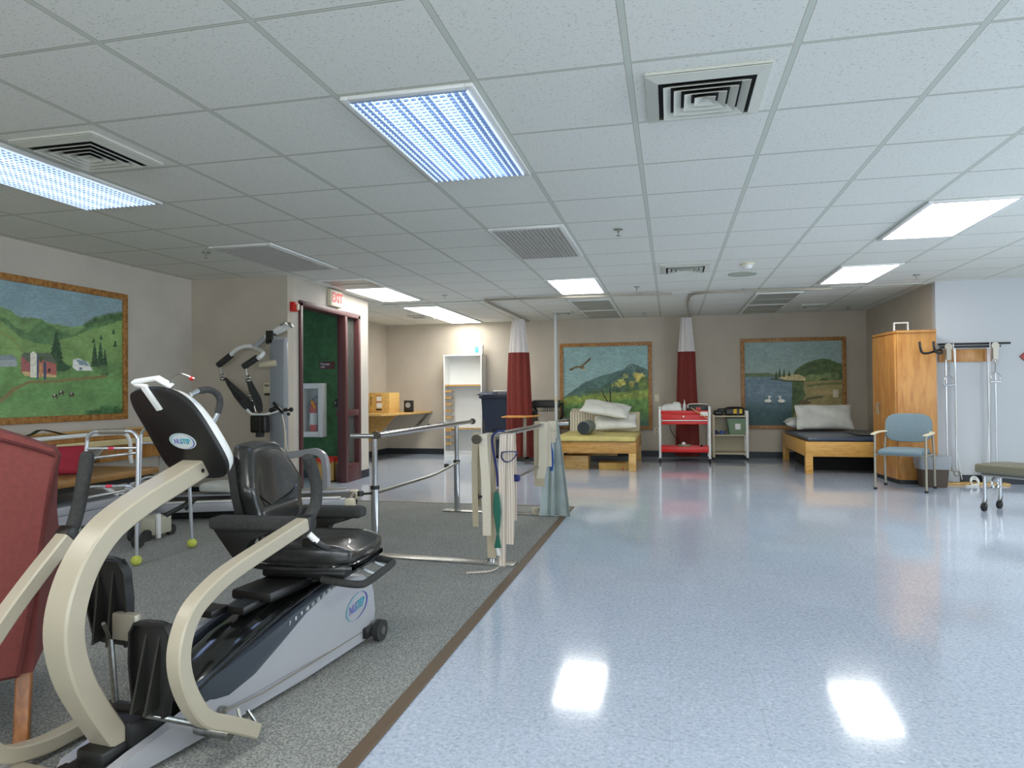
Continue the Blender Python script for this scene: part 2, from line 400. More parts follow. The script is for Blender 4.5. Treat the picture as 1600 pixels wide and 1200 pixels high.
# ================================================================ room shell
XL, YR, XP, YE, YB, XR, YF, XRW, YREAR = -5.09, 6.6, -3.93, 8.6, 11.93, 3.03, 9.0, 6.0, -3.0
def wall(name, a, b, m=W_MAIN): return struct(MB().box(a, b).build(name, m, smooth=False))
def grid_face(name, x0, y0, x1, y1, z, m, flip=False):
    b = MB(); b.box((x0, y0, z), (x1, y1, z+.08) if flip else (x1, y1, z-.08)) if False else b.box((x0, y0, min(z, z+(.08 if flip else -.08))), (x1, y1, max(z, z+(.08 if flip else -.08))))
    return struct(b.build(name, m, smooth=False))
grid_face('floor', -6.6, YREAR-.1, XRW+.1, YB+.1, 0, M_FLOOR)
grid_face('ceiling', -6.6, YREAR-.1, XRW+.1, YB+.1, CZ, M_CEIL, True)
wall('wall_left', (XL-.1, YREAR, 0), (XL, YR, CZ))
wall('wall_left_return', (XL-.1, YR, 0), (XP, YR+.12, CZ), W_BEIGE)
# wall with the doorway: opening y 6.84..8.31, z 0..2.1
D0, D1, DH = 6.84, 8.31, 2.10
b = MB(); b.box((XP-.12, YR+.12, 0), (XP, D0, CZ)); b.box((XP-.12, D1, 0), (XP, YE, CZ)); b.box((XP-.12, D0, DH), (XP, D1, CZ)); struct(b.build('wall_doorway', W_MAIN, smooth=False))
wall('wall_corridor', (-6.6, 8.33, 0), (XP-.12, YE, CZ), W_GREEN)
wall('wall_corridor_end', (-6.7, YR+.12, 0), (-6.6, YE, CZ), W_GREEN)
wall('wall_nook', (XL-.1, YE, 0), (XL, YB, CZ), W_BEIGE)
wall('wall_back', (XL-.1, YB, 0), (XR+.1, YB+.1, CZ), W_BEIGE)
wall('wall_recess', (XR, YF+.1, 0), (XR+.1, YB, CZ), W_BEIGE)
wall('wall_front_right', (XR, YF, 0), (XRW+.1, YF+.1, CZ), mat('wall_daylit_white', (186, 188, 190), .8, bump=.15, bs=140))  # bluish daylight on this wall put into a cooler, lighter paint
# right wall with a window opening
b = MB(); y0, y1, z0, z1 = 1.1, 6.7, .75, 2.15
b.box((XRW, YREAR, 0), (XRW+.1, y0, CZ)); b.box((XRW, y1, 0), (XRW+.1, YF, CZ)); b.box((XRW, y0, 0), (XRW+.1, y1, z0)); b.box((XRW, y0, z1), (XRW+.1, y1, CZ))
struct(b.build('wall_right', W_MAIN, smooth=False))
b = MB()
for yy in (y0+.03, (y0+y1)/2, y1-.03): b.box((XRW-.01, yy-.03, z0), (XRW+.03, yy+.03, z1))
for zz in (z0+.03, z1-.03): b.box((XRW-.01, y0, zz-.03), (XRW+.03, y1, zz+.03))
struct(b.build('window_1', M_WHITE))
b = MB(); x0, x1 = -3.1, 4.3
b.box((XL-.1, YREAR-.1, 0), (x0, YREAR, CZ)); b.box((x1, YREAR-.1, 0), (XRW+.1, YREAR, CZ)); b.box((x0, YREAR-.1, 0), (x1, YREAR, z0)); b.box((x0, YREAR-.1, z1), (x1, YREAR, CZ))
struct(b.build('wall_rear', W_MAIN, smooth=False))
b = MB()
for xx in (x0+.03, (x0+x1)/2, x1-.03): b.box((xx-.03, YREAR-.03, z0), (xx+.03, YREAR+.01, z1))
for zz in (z0+.03, z1-.03): b.box((x0, YREAR-.03, zz-.03), (x1, YREAR+.01, zz+.03))
struct(b.build('window_2', M_WHITE))
# carpet and edging
struct(MB().box((XL, YREAR, 0), (-.955, 6.555, .006)).build('floor_carpet', M_CARPET, smooth=False))
M_EDGE = mat('brown_edge_strip', (96, 78, 58), .6)
b = MB()
b.sweep([(-.93, YREAR, .004), (-.93, 6.575, .004)], (1, 0, 0), .055, .009, .003)
b.box((XP, 6.55, 0), (-.905, 6.58, .008)); struct(b.build('trim_1', M_EDGE))
# baseboards
def bb(name, a, c): return struct(MB().box(a, c).build(name, M_BASE, smooth=False))
bb('baseboard_left', (XL, YREAR, 0), (XL+.008, YR, .1)); bb('baseboard_left_return', (XL, YR-.008, 0), (XP, YR, .1))
b = MB(); b.box((XP, YR-.008, 0), (XP+.008, D0-.06, .1)); b.box((XP, D1+.03, 0), (XP+.008, YE, .1)); struct(b.build('baseboard_doorway', M_BASE, smooth=False))
bb('baseboard_nook', (XL, YE, 0), (XL+.008, YB, .1)); bb('baseboard_back', (XL, YB-.008, 0), (XR, YB, .1))
bb('baseboard_recess', (XR-.008, YF, 0), (XR, YB, .1)); bb('baseboard_front_right', (XR, YF-.008, 0), (XRW, YF, .1))
bb('baseboard_right', (XRW-.008, YREAR, 0), (XRW, YF, .1)); bb('baseboard_corridor', (-6.6, 8.322, 0), (XP-.12, 8.33, .1))
# ceiling step line (bulkhead trim) where the curtain track zone starts
struct(MB().box((XP, 9.06, CZ-.012), (XR, 9.10, CZ-.001)).build('trim_2', M_GRID, smooth=False))

# door 1: maroon frame with sidelight
door = bpy.data.objects.new('door_1', None); COL.objects.link(door); door['kind'] = 'structure'; WM['door_1'] = Matrix.Identity(4)
b = MB(); jx0, jx1 = XP-.14, XP+.025
b.box((jx0, D0-.02, 0), (jx1, D0+.035, DH), .004); b.box((jx0, D1-.05, 0), (jx1, D1+.015, DH), .004)
b.box((jx0, D0-.02, DH-.04), (jx1, D1+.015, DH+.02), .004)
b.box((XP-.06, 7.89, 0), (jx1, 7.945, DH-.04), .004); b.box((XP-.115, 7.94, 0), (XP-.06, 8.05, DH-.04), .004)
b.box((jx0, 7.945, .82), (jx1, D1-.05, .9), .004); b.box((jx0, 7.945, 0), (jx1, D1-.05, .22), .004)
b.box((XP-.08, 8.10, .22), (XP-.05, 8.13, DH-.04)); b.build('door_frame', M_MAROON, door)
for z0_, z1_ in ((.22, .82), (.9, DH-.04)):
    MB().box((XP-.045, 7.945, z0_), (XP-.04, D1-.05, z1_)).build('pane', glass('sidelight_glass', (120, 130, 120), .03, .22), door)

# ================================================================ ceiling fixtures
def gx(i): return GX0+i*T
def gy(j): return GY0+j*T
def fixture(i, j, rows, kind, label, group=None):
    x0, x1, y0, y1 = gx(i)+.012, gx(i+1)-.012, gy(j)+.012, gy(j+rows)-.012
    t = thing('ceiling_light', label, 'ceiling light', ((x0+x1)/2, (y0+y1)/2, CZ), 0, group)
    hx, hy = (x1-x0)/2, (y1-y0)/2; f = .035
    b = MB(); z0, z1 = -.016, .0
    b.box((-hx, -hy, z0), (-hx+f, hy, z1), .003); b.box((hx-f, -hy, z0), (hx, hy, z1), .003)
    b.box((-hx+f, -hy, z0), (hx-f, -hy+f, z1), .003); b.box((-hx+f, hy-f, z0), (hx-f, hy, z1), .003); b.build('frame', M_WHITE, t)
    ix, iy = hx-f, hy-f
    if kind == 'lit': MB().box((-ix, -iy, -.012), (ix, iy, -.006)).build('diffuser', M_LIT, t)
    elif kind == 'off':
        b = MB(); b.box((-ix, -iy, -.012), (ix, iy, -.006)); b.box((-ix, -.012, -.016), (ix, .012, -.006)); b.build('diffuser', M_OFF, t)
    else:
        lit = kind == 'louvre_lit'
        MB().box((-ix, -iy, -.004), (ix, iy, -.001)).build('housing', M_GLOW if lit else M_LOUVD, t)
        if lit:
            for xx in ((-.13, .0, .13)): MB().box((xx-.035, -iy*.96, -.008), (xx+.035, iy*.96, -.004)).build('lamp_tube', M_TUBE, t)
        b = MB(); nx = 16; ny = 34 if rows == 2 else 17; b.mi = 1 if lit else 0
        for q in range(nx+1): X = -ix+2*ix*q/nx; b.box((X-.0035, -iy, -.024), (X+.0035, iy, -.009))
        b.mi = 0
        for q in range(ny+1): Y = -iy+2*iy*q/ny; b.box((-ix, Y-.005, -.020), (ix, Y+.005, -.0105))
        b.build('louvre', [M_CROSS, M_BLADE] if lit else M_LOUVD, t, smooth=False)
    return t
fixture(-2, 0, 2, 'louvre_lit', 'large glowing blue-white louvred ceiling light nearest the room centre')
fixture(-6, 0, 2, 'louvre_lit', 'louvred ceiling light half lit, beside the square vent above the left wall mural')
fixture(-6, 4, 2, 'louvre_off', 'unlit grey louvred ceiling light in front of the beige wall return')
fixture(-2, 4, 2, 'louvre_off', 'unlit brownish louvred ceiling light behind the large glowing one')
fixture(-6, 7, 1, 'off', 'small square unlit ceiling panel just in front of the lit one by the exit sign')
fixture(-6, 8, 2, 'lit', 'bright white ceiling light beside the exit sign')
fixture(-6, 11, 2, 'lit', 'bright white ceiling light over the back left nook, nearer of the two end to end')
fixture(-6, 13, 2, 'lit', 'bright white ceiling light over the back left nook, the one touching the back wall')
fixture(-2, 8, 2, 'lit', 'bright white ceiling light near the room centre, in line with the unlit louvres')
fixture(-2, 11, 2, 'off', 'unlit grey ceiling panel above the mat table, front one of the pair')
fixture(-2, 13, 2, 'off', 'unlit grey ceiling panel above the mountain mural, rear one of the pair')
fixture(3, 4, 2, 'lit', 'largest bright white ceiling light on the right side')
fixture(3, 8, 2, 'lit', 'bright white ceiling light on the right, in front of the wardrobe recess')
fixture(2, 11, 2, 'off', 'unlit grey ceiling panel before the lake mural, front one of the pair')
fixture(2, 13, 2, 'off', 'unlit grey ceiling panel before the lake mural, one nearest the back wall')
fixture(-2, -4, 2, 'lit', 'unseen added bright ceiling light directly above the camera position')  # unseen lights continuing the fixture rows, added to light the foreground
fixture(3, -4, 2, 'lit', 'unseen added bright ceiling light behind the camera on the right')
fixture(-6, -4, 2, 'lit', 'unseen added bright ceiling light behind the camera on the left')
M_VENT = mat('vent_cream', (200, 200, 188), .5)
def vent(x, y, label, s=.48, rings=4, depth=.04):
    t = thing('ceiling_vent', label, 'ceiling vent', (x, y, CZ)); h = s/2
    def ring(b, a, w, z1, z0):
        for k in range(4):
            R = Matrix.Rotation(k*PI/2, 4, 'Z')
            pts = [(-a, -a, z1), (a, -a, z1), (a-w, -a+w, z0), (-a+w, -a+w, z0)]
            up = [Vector((p[0], p[1], p[2]+.003)) for p in pts]
            lo = [s_ for s_ in pts]; vs = [R @ Vector(p) for p in lo]; vu = [R @ Vector(p) for p in up]
            b.loft([vs, vu])
    b = MB(); ring(b, h, .05, -.018, -.030); b.box((-h, -h, -.012), (h, h, -.0005)) ; b.build('frame', M_VENT, t, smooth=False)
    MB().box((-h+.05, -h+.05, -.018), (h-.05, h-.05, -.0125)).build('dark_throat', M_DARK, t, smooth=False)  # black plate in place of the duct opening, its shade put into colour
    for k in range(rings):
        a = (h-.07)*(1-k/rings); b = MB(); ring(b, a, .030, -.040, -.021); b.build('louvre_ring', M_VENT, t, smooth=False)
    return t
vent(.155, 3.02, 'square stepped ceiling vent nearest the camera, at top centre right')
vent(-2.90, 2.985, 'square stepped ceiling vent beside the half lit louvred light on the left')
vent(gx(0)+T/2, gy(7)+T/2, 'small white ceiling vent beside the smoke detector')
vent(-3.96, 10.62, 'white ceiling vent in the back left nook', .3, 3)
vent(-1.62, 10.75, 'narrow white ceiling vent beside the floor to ceiling pole', .3, 3)
vent(2.05, 10.98, 'narrow ceiling vent in the recess before the lake mural', .34, 3)
def sprinkler(x, y, label):
    t = thing('sprinkler_head', label, 'sprinkler', (x, y, CZ), 0)
    MB().cyl((0, 0, -.006), (0, 0, 0), .036, n=18).build('escutcheon', M_STEEL, t)
    b = MB(); b.cyl((0, 0, -.03), (0, 0, -.006), .008, n=8); b.cyl((0, 0, -.05), (0, 0, -.03), .004, n=6); b.cyl((0, 0, -.053), (0, 0, -.05), .017, n=12); b.build('deflector', M_STEEL, t)
for x, y, l in [(-3.965, 5.333, 'ceiling sprinkler above the left wall mural corner'), (-.38, 5.403, 'ceiling sprinkler right of the brownish unlit louvred light'),
                (-2.8, 8.448, 'ceiling sprinkler right of the lit panel by the exit sign'), (-.379, 8.424, 'ceiling sprinkler right of the central lit panel'),
                (-.39, 11.262, 'ceiling sprinkler above the mountain mural'), (2.645, 8.392, 'ceiling sprinkler beside the lit panel before the wardrobe recess'),
                (-3.735, 10.702, 'ceiling sprinkler beside the bright lights in the back left nook'), (2.646, 11.406, 'ceiling sprinkler in the recess above the wardrobe')]: sprinkler(x, y, l)
t = thing('smoke_detector', 'white round smoke detector on the ceiling right of the small vent', 'smoke detector', (.758, 7.205, CZ))
MB().cyl((0, 0, -.018), (0, 0, 0), .07, n=28).build('base', M_CREAM, t); MB().cyl((0, 0, -.05), (0, 0, -.018), .03, .055, n=24).build('sensor_head', M_WHITE, t)
tag(MB().cyl((.77, 7.82, CZ-.008), (.77, 7.82, CZ-.0005), .15, n=40).build('ceiling_speaker', mat('speaker_grille', (168, 174, 160), .7)), 'flat round pale green ceiling speaker grille behind the smoke detector', 'speaker')
# curtain tracks
b = MB(); zt = CZ-.03
b.sweep(smoothpath([AZ(1078, 495, zt), AZ(1074, 478, zt), AZ(1078, 463, zt), AZ(1098, 457.5, zt), AZ(1160, 455, zt), AZ(1300, 450.5, zt)], 6), (0, 0, 1), .025, .025); 
for p in (AZ(1077, 470, zt), AZ(1160, 455, zt)): b.cyl(p, (p.x, p.y, CZ), .006, n=6)
tag(b.build('curtain_track', M_TAUPE), 'bent bronze ceiling curtain track leading to the curtain by the red cart', 'curtain track')
b = MB()
b.sweep(smoothpath([AZ(826, 502, zt), AZ(800, 490, zt), AZ(765, 474, zt), AZ(762, 469.5, zt), AZ(800, 467, zt), AZ(880, 464, zt), AZ(1050, 459, zt)], 6), (0, 0, 1), .025, .025)
for p in (AZ(790, 485.5, zt), AZ(880, 464, zt), AZ(1000, 460.5, zt)): b.cyl(p, (p.x, p.y, CZ), .006, n=6)
tag(b.build('curtain_track', M_TAUPE), 'curved bronze ceiling curtain track above the blue bin and curtain', 'curtain track')

# ================================================================ painted murals
def vnoise(x, y, s, seed):
    r = np.random.RandomState(seed); g = r.rand(64, 64); X, Y = x/s, y/s
    xi, yi = np.floor(X).astype(int), np.floor(Y).astype(int); fx, fy = X-xi, Y-yi
    fx = fx*fx*(3-2*fx); fy = fy*fy*(3-2*fy); q = lambda a, b: g[a % 64, b % 64]
    return (q(xi, yi)*(1-fx)+q(xi+1, yi)*fx)*(1-fy)+(q(xi, yi+1)*(1-fx)+q(xi+1, yi+1)*fx)*fy
def fbm(x, y, s, seed): return (vnoise(x, y, s, seed)*.5+vnoise(x, y, s/2, seed+1)*.3+vnoise(x, y, s/4, seed+2)*.2)
class Paint:
    def __init__(s, px, py, base): s.x, s.y = px, py; s.c = np.zeros(px.shape+(3,)); s.c[:] = base
    def fill(s, m, c, a=1., nz=0, sc=6, seed=3):
        m = np.clip(np.asarray(m, float), 0, 1)*a; col = np.array(c, float)[None, None, :]*(1+nz*2*(fbm(s.x, s.y, sc, seed)-.5))[..., None]
        s.c = s.c*(1-m[..., None])+col*m[..., None]
    def below(s, pts, c, soft=1.5, rough=0, **k):
        xs, ys = zip(*pts); yy = np.interp(s.x, xs, ys)+rough*(fbm(s.x, s.y, 5, 9)-.5)*2; s.fill((s.y-yy)/soft+.5, c, **k)
    def poly(s, pts, c, **k):
        ins = np.zeros(s.x.shape, bool); n = len(pts)
        for i in range(n):
            (x1, y1), (x2, y2) = pts[i], pts[(i+1) % n]
            if y1 == y2: continue
            ins ^= ((y1 > s.y) != (y2 > s.y)) & (s.x < (x2-x1)*(s.y-y1)/(y2-y1)+x1)
        s.fill(ins, c, **k)
    def blob(s, cx, cy, rx, ry, c, rough=.4, **k):
        d = ((s.x-cx)/rx)**2+((s.y-cy)/ry)**2; s.fill((1-d+rough*2*(fbm(s.x, s.y, 4, 21)-.5))*3, c, **k)
    def line(s, pts, w, c, **k):
        for (x1, y1), (x2, y2) in zip(pts, pts[1:]):
            dx, dy = x2-x1, y2-y1; t = np.clip(((s.x-x1)*dx+(s.y-y1)*dy)/(dx*dx+dy*dy), 0, 1)
            s.fill(1.2-np.hypot(s.x-x1-t*dx, s.y-y1-t*dy)/(w/2)+.3, c, **k)
    def pine(s, x, top, bot, w, c):
        t = np.clip((s.y-top)/(bot-top), 0, 1); saw = .65+.35*((t*7) % 1); wd = w/2*t**.8*saw+.4
        s.fill(((s.y > top) & (s.y < bot) & (np.abs(s.x-x) < wd)) , c, nz=.35, sc=3)
def canvas(name, fn, o, ux, vz, nx, ny, parent):
    """grid mesh whose painted colours sit in a colour attribute; fn gets drawing coordinates of each vertex"""
    o = Vector(o); ux = Vector(ux); vz = Vector(vz); I, J = np.meshgrid(np.linspace(0, 1, nx), np.linspace(0, 1, ny))
    P = np.array(o)[None, None, :]+I[..., None]*np.array(ux)+J[..., None]*np.array(vz)
    d = P-np.array([0, 0, CH]); F, R, U = (np.array(v) for v in (_F, R2, U2)); dep = d@F
    col = fn(800+FPX*(d@R)/dep, 600-FPX*(d@U)/dep)
    me = bpy.data.meshes.new(name); inv = WM[parent.name].inverted(); A = np.array(inv); Pl = P.reshape(-1, 3)@A[:3, :3].T+A[:3, 3]
    idx = np.arange(nx*ny).reshape(ny, nx); fc = np.stack([idx[:-1, :-1], idx[:-1, 1:], idx[1:, 1:], idx[1:, :-1]], -1).reshape(-1, 4)
    me.from_pydata(Pl.tolist(), [], fc.tolist())
    a = me.color_attributes.new('paint', 'FLOAT_COLOR', 'POINT'); px_, py_ = 800+FPX*(d@R)/dep, 600-FPX*(d@U)/dep; br = fbm(px_*1.0, py_*2.2, 5, 31)*.6+vnoise(px_, py_*1.5, 1.6, 77)*.4; col = (col-118)*1.10+118; col = col*(1.10+.34*(br[..., None]-.5))+np.array([6, 1, -6])*(col[..., 1:2] > col[..., 2:3]+12); g_ = col.mean(-1, keepdims=True); col = col+(g_-col)*.22+6; c = np.clip(col/255, 0, 1); L = np.where(c <= .04045, c/12.92, ((c+.055)/1.055)**2.4)
    a.data.foreach_set('color', np.concatenate([L.reshape(-1, 3), np.ones((nx*ny, 1))], 1).astype(np.float32).ravel())
    m = bpy.data.materials.new('oil_paint'); m.use_nodes = True; nt = m.node_tree; b = nt.nodes['Principled BSDF']; b.inputs['Roughness'].default_value = .6
    at = nt.nodes.new('ShaderNodeAttribute'); at.attribute_name = 'paint'; nt.links.new(at.outputs['Color'], b.inputs['Base Color'])
    me.materials.append(m); ob = bpy.data.objects.new(name, me); COL.objects.link(ob); ob.parent = parent; WM[ob.name] = WM[parent.name]; return ob
def farm(x, y):
    p = Paint(x, y, (112, 140, 148)); p.fill(1, (122, 150, 156), a=.6, nz=.12, sc=30)
    p.fill(np.clip((y-470)/60, 0, 1), (132, 158, 162), a=.5)
    p.below([(-200, 470), (-60, 500), (0, 478), (18, 486), (32, 496), (60, 497), (80, 505), (112, 511), (135, 507), (155, 498), (175, 492), (193, 489)], (98, 136, 84), rough=2, nz=.25, sc=20)
    p.below([(-200, 500), (-60, 480), (0, 494), (14, 500), (24, 512), (45, 520), (57, 508), (66, 501), (80, 508), (95, 518), (115, 524), (126, 518), (140, 509), (165, 498), (193, 490)], (74, 116, 76), rough=3, nz=.35, sc=10, a=.75)
    p.below([(-200, 520), (0, 500), (12, 510), (28, 524), (50, 534), (72, 538), (96, 530), (120, 524), (145, 514), (193, 500)], (112, 150, 86), rough=2, nz=.18, sc=25)
    p.line([(136, 508), (150, 500), (170, 495), (193, 491)], 9, (62, 98, 60), nz=.4, sc=4, a=.8)
    p.line([(0, 518), (20, 530), (35, 548)], 3, (126, 130, 74), a=.7)
    p.below([(-200, 560), (0, 572), (60, 574), (120, 575), (193, 560)], (94, 138, 80), soft=12, nz=.2, sc=18)
    p.below([(-200, 590), (0, 575), (30, 580), (60, 600), (0, 640)], (128, 140, 92), soft=20, a=.5)
    p.poly([(-10, 556), (20, 554), (27, 566), (26, 573), (-10, 573)], (142, 152, 150)); p.poly([(-10, 556), (20, 554), (27, 562), (-10, 563)], (120, 132, 134))
    for xx, a, c, ww in ((88, 518, 568, 27), (148, 536, 573, 13), (157, 534, 576, 13), (164, 545, 586, 12), (158, 523, 531, 5), (146, 528, 535, 5), (177, 514, 522, 5), (180, 532, 542, 7)): p.pine(xx, a, c, ww, (48, 82, 58))
    p.blob(96, 574, 16, 7, (50, 88, 60)); p.blob(160, 578, 14, 8, (84, 124, 74), a=.8)
    p.poly([(33, 556), (38, 551), (80, 552), (88, 567), (88, 570), (33, 568)], (84, 98, 84)); p.poly([(33, 556), (47, 568), (47, 588), (33, 582)], (158, 88, 84)); p.poly([(57, 560), (88, 569), (88, 588), (57, 590)], (170, 92, 82))
    p.poly([(33, 580), (88, 586), (88, 590), (40, 588)], (190, 160, 110)); p.poly([(61, 568), (66, 568), (66, 589), (61, 589)], (186, 130, 88)); p.poly([(68, 565), (72, 566), (72, 592), (68, 592)], (52, 76, 104))
    p.poly([(47, 552), (52, 549), (57, 552), (57, 590), (47, 590)], (198, 196, 180)); p.poly([(57, 553), (60, 555), (60, 592), (57, 592)], (62, 84, 112)); p.blob(64, 561, 3, 5, (72, 92, 50)); p.poly([(75, 576), (79, 576), (79, 582), (75, 582)], (60, 50, 44))
    p.poly([(114, 562), (122, 560), (138, 566), (145, 579), (120, 579), (114, 574)], (206, 206, 196)); p.poly([(118, 561), (134, 564), (140, 572), (124, 570)], (120, 140, 150)); p.poly([(124, 574), (128, 574), (128, 578), (124, 578)], (90, 110, 120))
    p.line([(-60, 650), (-20, 640), (5, 624), (22, 608), (45, 597), (90, 596), (110, 593), (135, 591), (165, 588)], 3.6, (128, 108, 70)); p.line([(-60, 650), (-20, 638), (5, 624), (22, 608)], 6, (124, 106, 72), a=.8)
    p.below([(-200, 640), (0, 630), (60, 604), (193, 596)], (96, 150, 88), soft=14, a=.6, nz=.2, sc=20)
    for cx, cy in ((86, 618), (96, 613), (112, 616)): p.blob(cx, cy, 4.5, 3, (70, 56, 50)); p.line([(cx-3, cy), (cx-3, cy+5)], 1.2, (60, 50, 46)); p.line([(cx+3, cy), (cx+3, cy+5)], 1.2, (60, 50, 46)); p.blob(cx-1, cy-1, 1.6, 1.5, (190, 180, 170))
    p.blob(175, 655, 50, 22, (52, 100, 58), nz=.3); p.blob(90, 660, 60, 8, (110, 160, 92), a=.5); return p.c
def peak(x, y):
    p = Paint(x, y, (116, 152, 150)); p.fill(1, (126, 160, 158), a=.5, nz=.12, sc=14); p.fill(np.clip((y-560)/50, 0, 1), (134, 162, 158), a=.4)
    p.below([(870, 630), (883, 619), (900, 607), (912, 598), (922, 594), (942, 586), (960, 582), (975, 577), (981, 570), (986, 568), (993, 570), (1004, 574), (1020, 581)], (74, 106, 98), rough=1.2, nz=.25, sc=7)
    p.line([(981, 572), (987, 570), (992, 580), (988, 585)], 3, (104, 128, 118), a=.7); p.line([(940, 606), (960, 592), (976, 582)], 2, (52, 84, 84), a=.7)
    p.below([(870, 626), (900, 616), (940, 606), (970, 592), (1020, 588)], (66, 100, 80), rough=4, nz=.3, sc=7, soft=4)
    p.blob(972, 597, 9, 8, (166, 166, 78), nz=.3, sc=3, rough=1.5); p.blob(998, 590, 9, 9, (184, 170, 82), nz=.3, sc=3, rough=1.5); p.blob(985, 606, 10, 7, (72, 104, 62), nz=.3); p.blob(964, 602, 6, 5, (150, 152, 74), nz=.3, sc=3, rough=1.8); p.blob(988, 600, 7, 5, (156, 150, 76), nz=.3, sc=3, rough=1.8); p.blob(978, 588, 5, 4, (140, 146, 76), sc=3, rough=1.8)
    p.below([(870, 622), (900, 620), (940, 614), (980, 613), (1020, 605)], (122, 146, 62), rough=3, nz=.3, sc=6, soft=4)
    p.below([(870, 632), (920, 630), (960, 625), (1020, 622)], (86, 132, 66), rough=3, nz=.3, sc=6, soft=5)
    p.blob(1006, 600, 9, 12, (92, 120, 60), nz=.3); p.line([(940, 611), (945, 620), (950, 629)], 1.8, (52, 48, 36)); p.line([(953, 607), (954, 629)], 1.8, (52, 48, 36))
    p.below([(870, 636), (1020, 646)], (74, 120, 82), rough=3, nz=.2, soft=8, a=.8); p.below([(870, 660), (1020, 656)], (62, 104, 100), soft=10, a=.8)
    for a, b_ in (((891, 577.5), (901, 573.5)), ((901, 573.5), (908, 573)), ((908, 573), (914, 568)), ((914, 568), (921.5, 561.5))): p.line([a, b_], 2.6, (92, 76, 46))
    p.blob(909, 574.2, 4.2, 2.3, (98, 80, 48)); p.blob(912, 577, 1.8, 1.6, (186, 140, 70)); p.line([(891, 577.5), (894, 578)], 1.5, (60, 52, 40)); p.line([(919, 563), (922, 560)], 2, (60, 52, 40)); return p.c
def lake(x, y):
    p = Paint(x, y, (122, 146, 140)); p.fill(1, (130, 154, 146), a=.5, nz=.1, sc=14); p.fill(np.clip((y-560)/25, 0, 1), (146, 162, 146), a=.35)
    p.below([(1150, 584), (1170, 583), (1200, 583), (1215, 585), (1340, 586)], (92, 112, 82), rough=1, soft=1.5)
    p.below([(1150, 589), (1340, 588)], (98, 122, 136), nz=.12, sc=5, soft=1.2)
    for k in range(22): yy = 592+k*3.1; p.line([(1165+(k*37) % 50, yy), (1190+(k*37) % 60, yy+.4)], 1.1, (146, 164, 176), a=.35)
    p.below([(1150, 628), (1340, 636)], (58, 88, 92), soft=24, nz=.15, sc=8); p.below([(1150, 650), (1340, 652)], (46, 76, 78), soft=14, a=.6)
    p.below([(1150, 700), (1236, 700), (1238, 588), (1243, 578), (1250, 573), (1262, 566), (1275, 562), (1286, 559.5), (1298, 563), (1310, 567), (1330, 572)], (70, 96, 56), rough=1.5, nz=.3, sc=6)
    p.poly([(1216, 590), (1226, 586), (1248, 585), (1260, 590), (1258, 595), (1230, 595)], (186, 168, 118), nz=.15); p.line([(1205, 592), (1225, 595), (1255, 596)], 2.4, (66, 82, 56))
    for xx, a, c, ww in ((1213, 580, 592, 5), (1218, 576, 590, 5), (1225, 577, 589, 5), (1233, 580, 588, 5)): p.pine(xx, a, c, ww, (60, 88, 50))
    p.blob(1272, 590, 14, 6, (104, 124, 76), nz=.3); p.blob(1298, 588, 16, 7, (98, 118, 72), nz=.3)
    p.poly([(1257, 596), (1340, 592), (1340, 700), (1232, 700), (1240, 650), (1250, 632), (1259, 618), (1255, 606)], (138, 128, 82), nz=.14, sc=9)
    p.line([(1262, 603), (1285, 600), (1315, 599)], 3, (88, 108, 60), a=.8); p.blob(1290, 613, 26, 4, (168, 146, 98), a=.8); p.line([(1255, 628), (1262, 623), (1284, 620)], 3.6, (86, 92, 58)); p.blob(1258, 629, 9, 3, (96, 74, 54))
    for cx, s_ in ((1200, -1), (1221, 1)): p.blob(cx, 626.5, 6, 3, (214, 212, 200), rough=.1); p.line([(cx+1.5-3*(s_ > 0), 625), (cx+2-5*(s_ > 0), 619.5)], 1.8, (220, 218, 208)); p.line([(cx+1-5*(s_ > 0), 619.5), (cx+4-5*(s_ > 0), 620)], 1.8, (220, 214, 200)); p.fill((((x-cx)/7)**2+((y-630)/1.4)**2 < 1), (40, 62, 66), a=.5)
    return p.c
def mural(name, label, fn, o, ux, h, nrm, nx, ny, fw=.06):
    o = Vector(o); ux = Vector(ux); L = ux.length; u = ux.normalized(); n = Vector(nrm); z = Vector((0, 0, 1))
    t = thing(name, label, 'painting', o)
    b = MB()
    def bar(a0, a1, z0, z1):
        q = [o+u*a0+z*z0, o+u*a1+z*z0, o+u*a1+z*z1, o+u*a0+z*z1]; b.prism(q, n*.028, .004)
    bar(0, L, 0, fw); bar(0, L, h-fw, h); bar(0, fw, fw, h-fw); bar(L-fw, L, fw, h-fw); b.build('frame', M_FRAME, t, world=True)
    q = o+u*fw*.9+z*fw*.9; MBb = MB(); MBb.prism([q, q+u*(L-fw*1.8), q+u*(L-fw*1.8)+z*(h-fw*1.8), q+z*(h-fw*1.8)], n*.008); MBb.build('backing_board', M_FRAME, t, world=True, smooth=False)
    canvas('painted_panel', fn, q+n*.010, u*(L-fw*1.8), z*(h-fw*1.8), nx, ny, t)
mural('farm_mural', 'wide framed painting of green hills and a red barn on the left wall', farm, (XL+.001, 3.1, .875), (0, 2.56, 0), 1.19, (1, 0, 0), 420, 210, .055)
a, c = AY(876, 672, YB), AY(1018, 534, YB); mural('mountain_mural', 'framed painting of a bird over a rocky mountain and autumn trees, behind the mat table', peak, (a.x, YB-.001, .455), (c.x-a.x, 0, 0), c.z-.455, (0, -1, 0), 230, 230, .06)
a, c = AY(1158.5, 672, YB), AY(1321, 526, YB); mural('lake_mural', 'framed painting of two swans on a lake with a wooded hill, behind the bed', lake, (a.x, YB-.001, .47), (c.x-a.x, 0, 0), c.z-.47, (0, -1, 0), 250, 220, .06)

